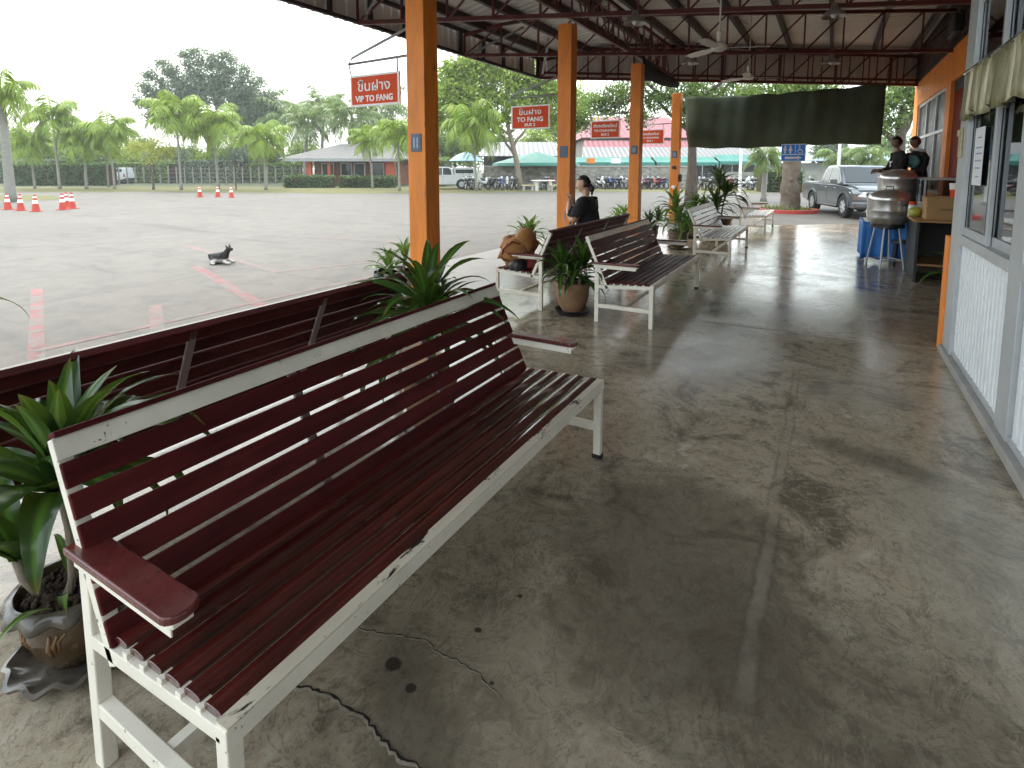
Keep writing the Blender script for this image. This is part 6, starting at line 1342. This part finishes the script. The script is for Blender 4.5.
# grey stone yard wall
D = 44.5; k = mpx(D); t = place('stone_wall', 590, D, 'long grey rough stone wall behind the parked motorbikes', 'wall'); h = hgt(167, D)
m, nt, b = newmat('rough stone courses'); v = objco(nt); vo = nt.nodes.new('ShaderNodeTexVoronoi'); vo.inputs['Scale'].default_value = 3.2; L(nt, objco(nt, (1, 1, 1.5)), vo.inputs['Vector'])
sp = nt.nodes.new('ShaderNodeSeparateXYZ'); L(nt, vo.outputs['Color'], sp.inputs[0]); col = ramp(nt, sp.outputs[0], [(0, (.17, .16, .14)), (.5, (.25, .235, .205)), (1, (.34, .32, .285))])
col = mixc(nt, ramp(nt, noise(nt, v, 1.3, 5), [(.4, 0.0), (.65, .5)]), col, (.17, .17, .13)); L(nt, col, b.inputs['Base Color']); b.inputs['Roughness'].default_value = .9; bump(nt, b, vo.outputs['Distance'], .8, .06); M['stone'] = m
MB().box(-106*k, -.15, 0, 105*k, .15, h).build('wall', M['stone'], t, bevel=.03); MB().box(-106*k, -.2, h+.003, 105*k, .2, h+.10).build('coping', M['concrete_ledge'], t, bevel=.02)
# tin roofed shed left of the second column
D = 52; k = mpx(D); t = place('tin_shed', 522, D, 'open shed with pale corrugated tin roof and dark inside behind the light green tree', 'shed'); z0 = hgt(157, D); z1 = hgt(141, D)
m, nt, b = newmat('pale tin'); v = objco(nt); sp = nt.nodes.new('ShaderNodeSeparateXYZ'); L(nt, v, sp.inputs[0]); wv = math_n(nt, 'SINE', math_n(nt, 'MULTIPLY', sp.outputs[0], 14)); L(nt, mixc(nt, ramp(nt, wv, [(.5, 0.0), (.9, 1.0)]), (.17, .168, .162), (.09, .088, .085)), b.inputs['Base Color']); b.inputs['Roughness'].default_value = .5; bump(nt, b, wv, .6, .05); M['tin'] = m
mb = MB(); mb.add([(-42*k, -3, z0), (34*k, -3, z0), (34*k, 3, z1), (-36*k, 3, z1)], [(0, 1, 2, 3)]); mb.build('roof', M['tin'], t, solid=.08)
MB().box(-38*k, 2.6, 0, 34*k, 2.9, z1-.3).build('back_wall', M['darkpanel'], t); MB().box(-38*k, -2.6, 0, 34*k, -2.45, hgt(173, D)).build('low_wall', M['stone'], t)
for px in (-36, -14, 8, 30): MB().box(px*k-.07, -2.8, 0, px*k+.07, -2.65, z0).build('post', M['bark'], t)
mb = MB(); rnd = random.Random(6)
for i in range(14): x = rnd.uniform(-34, 30)*k; mb.box(x-.25, -1+rnd.random(), 0, x+.25, -.4+rnd.random(), rnd.uniform(.8, 1.5))
mb.build('stored_goods', mat('stored goods', (.16, .14, .12), .8, .6, 1), t)
# pink roofed hall
D = 60; k = mpx(D); t = place('market_hall', 645, D, 'market hall with faded pink red roof and grey tin lean-to', 'building'); a, b_, c, d_ = hgt(118, D), hgt(139, D), hgt(141, D), hgt(157, D)
m, nt, b = newmat('faded pink roof'); v = objco(nt); sp = nt.nodes.new('ShaderNodeSeparateXYZ'); L(nt, v, sp.inputs[0]); wv = math_n(nt, 'SINE', math_n(nt, 'MULTIPLY', sp.outputs[0], 12)); L(nt, mixc(nt, noise(nt, v, .5, 4), (.20, .040, .055), (.25, .075, .09)), b.inputs['Base Color']); b.inputs['Roughness'].default_value = .55; bump(nt, b, wv, .5, .05); M['pinkroof'] = m
mb = MB(); mb.add([(-66*k, -2, b_), (42*k, -2, b_), (34*k, 5, a+.5), (-48*k, 5, a+.5), (-66*k, 12, b_), (42*k, 12, b_)], [(0, 1, 2, 3), (2, 5, 4, 3), (0, 3, 4), (1, 5, 2)]); mb.build('roof', M['pinkroof'], t, solid=.1)
mb = MB(); mb.add([(-68*k, -4.5, d_+.45), (44*k, -4.5, d_+.45), (42*k, -2.2, c-.1), (-64*k, -2.2, c-.1)], [(0, 1, 2, 3)]); mb.build('lower_roof', M['pinkroof'], t, solid=.08)
mb = MB(); mb.add([(-72*k, -7.5, d_-.2), (100*k, -7.5, d_-.2), (100*k, -4.6, hgt(149, D)), (-68*k, -4.6, hgt(149, D))], [(0, 1, 2, 3)]); mb.build('tin_lean_to', M['tin'], t, solid=.06)
MB().box(-62*k, -1.5, 0, 38*k, 11, b_-.1).build('wall', mat('pale hall wall', (.25, .23, .21), .8, .15, 1), t); MB().box(-68*k, -3.0, 0, 96*k, -2.8, d_-.4).build('shop_back', M['darkpanel'], t)
for px in (-60, -30, 0, 30, 62, 92): MB().box(px*k-.08, -7.3, 0, px*k+.08, -7.14, d_-.3).build('post', M['grey_steel'], t)
# green awnings
M['awning'] = mat('sea green awning', (.028, .175, .14), .6, .12, 1.5)
def awning(px0, px1, D, py0, py1, label, out=1.6):
    t = place('green_awning', (px0+px1)/2, D, label, 'awning', 'sea green awnings'); k = mpx(D); w_ = (px1-px0)*k; zt, zb = hgt(py0, D), hgt(py1, D)
    mb = MB(); rows = [[(-w_/2+w_*i/20, 0, zt) for i in range(21)], [(-w_/2+w_*i/20, -out*.5, zt-(zt-zb)*.36+.02*math.sin(i*2)) for i in range(21)], [(-w_/2+w_*i/20, -out, zb+.30) for i in range(21)], [(-w_/2+w_*i/20, -out-.02, zb+.06*(i % 2)) for i in range(21)]]
    mb.ribbon(rows); mb.uv = {}; mb.build('canvas', M['awning'], t, solid=.03); mb = MB()
    for i in range(5): x = -w_/2+.1+(w_-.2)*i/4; MB().tube([(x, -out+.05, 0), (x, -out+.05, zb+.28)], .04, 6).build('pole', M['grey_steel'], t)
    MB().box(-w_/2, .02, 0, w_/2, .06, zt-.5).build('stall_back', M['darkpanel'], t); return t
t1 = awning(566, 650, 49, 157.5, 166, 'sea green awning with a white sign in front of the pink roofed hall'); awning(652, 712, 49.5, 157, 166, 'sea green awning between the last two orange columns'); awning(713, 760, 50, 155, 165, 'sea green awning under the canvas beside the white pole')
k = mpx(49)
mb = MB(); mb.box((612-608)*k-.4, -1.66, hgt(163.5, 49), (612-608)*k+.45, -1.63, hgt(158.5, 49)); mb.build('blank_sign', M['signwhite'], t1); MB().box((588-608)*k-.35, -1.66, hgt(163.5, 49), (588-608)*k+.35, -1.63, hgt(158.5, 49)).build('orange_panel', M['orange'], t1)
# market umbrella
t = place('market_umbrella', 536, 45.8, 'wide sea green market umbrella over the stone wall by the second column', 'umbrella'); k = mpx(45.8); rx = 44*k; zb = hgt(166, 45.8); zt = hgt(152, 45.8)
MB().lathe([(rx, zb), (rx*.97, zb+.22), (rx*.5, zb+(zt-zb)*.6), (.05, zt)], 12).build('canopy', M['awning'], t, solid=.03); MB().tube([(0, 0, 0), (0, 0, zt)], .05, 8).build('pole', M['grey_steel'], t)
t = place('parasol', 466, 46, 'small blue and white parasol behind the white pickup', 'umbrella'); MB().lathe([(1.4, 2.2), (.8, 2.65), (.04, 2.95)], 10).build('canopy', mat('pale blue parasol', (.35, .55, .68), .7, .2, 1.5), t, solid=.02); MB().tube([(0, 0, 0), (0, 0, 2.95)], .03, 8).build('pole', M['grey_steel'], t)
# pale buildings behind the pickup and under the canvas
t = place('blue_roof_shed', 850, 58, 'long pale shed with bluish white roof behind the grey pickup', 'shed'); k = mpx(58)
MB().box(-80*k, 0, 0, 60*k, 5, hgt(163, 58)).build('wall', mat('pale shed wall', (.3, .3, .29), .8, .1, 1), t); mb = MB(); mb.add([(-84*k, -1.2, hgt(161, 58)), (64*k, -1.2, hgt(161, 58)), (64*k, 4, hgt(151, 58)), (-84*k, 4, hgt(151, 58))], [(0, 1, 2, 3)]); mb.build('roof', mat('bluish white sheet', (.27, .34, .38), .5, .1, 1), t, solid=.08)
t = place('yard_wall', 800, 46, 'pale boundary wall behind the grey pickup', 'wall'); k = mpx(46); MB().box(-80*k, -.1, 0, 110*k, .1, hgt(172, 46)).build('wall', mat('pale render', (.24, .235, .21), .85, .18, 1), t)
# poles
for px, D, top, r_, lab in ((740.5, 30, 120, .085, 'white pole under the canvas left of the restroom sign'), (766.5, 33, 120, .07, 'thinner white pole just left of the restroom sign'), (838.5, 30, 118, .085, 'white pole behind the grey pickup cab')):
    t = thing('pole', P(px, D), lab, 'pole', 0, 'white poles beyond the canvas'); MB().tube([(0, 0, 0), (0, 0, hgt(top, D))], [r_, r_*.8], 12).build('shaft', M['signwhite'], t, smooth=True); MB().lathe([(0, 0), (.16, 0), (.16, .12), (0, .13)], 14).build('base', M['concrete_ledge'], t)
t = thing('lamp_mast', P(10, 40), 'thin tall leaning mast above the palm at the left edge', 'mast'); MB().tube([(0, 0, 0), (.1, 0, hgt(110, 40)), (.75, .2, hgt(55, 40))], [.09, .06, .02], 8).build('shaft', M['grey_steel'], t, smooth='all')
t = thing('garden_lamp', P(235, 41.2), 'dark garden lamp post under the palms left of the house', 'lamp'); MB().tube([(0, 0, 0), (0, 0, 1.9)], .05, 8).build('shaft', M['bark'], t); MB().lathe([(.05, 1.9), (.28, 1.95), (.22, 2.12), (.05, 2.25)], 10).build('lamp_shade', M['steel_dark'], t, smooth=True)
# ------------------------------------------------------------------ air
m = bpy.data.materials.new('haze air'); m.use_nodes = True; nt = m.node_tree; nt.nodes.clear(); out = nt.nodes.new('ShaderNodeOutputMaterial'); pv = nt.nodes.new('ShaderNodeVolumePrincipled')
pv.inputs['Color'].default_value = (.93, .96, .98, 1); pv.inputs['Density'].default_value = .0010; pv.inputs['Anisotropy'].default_value = .2; L(nt, pv.outputs[0], out.inputs['Volume'])
tag(MB().box(-900, -560, LOT-1.2, 640, 640, 24).build('haze', m), kind='stuff')
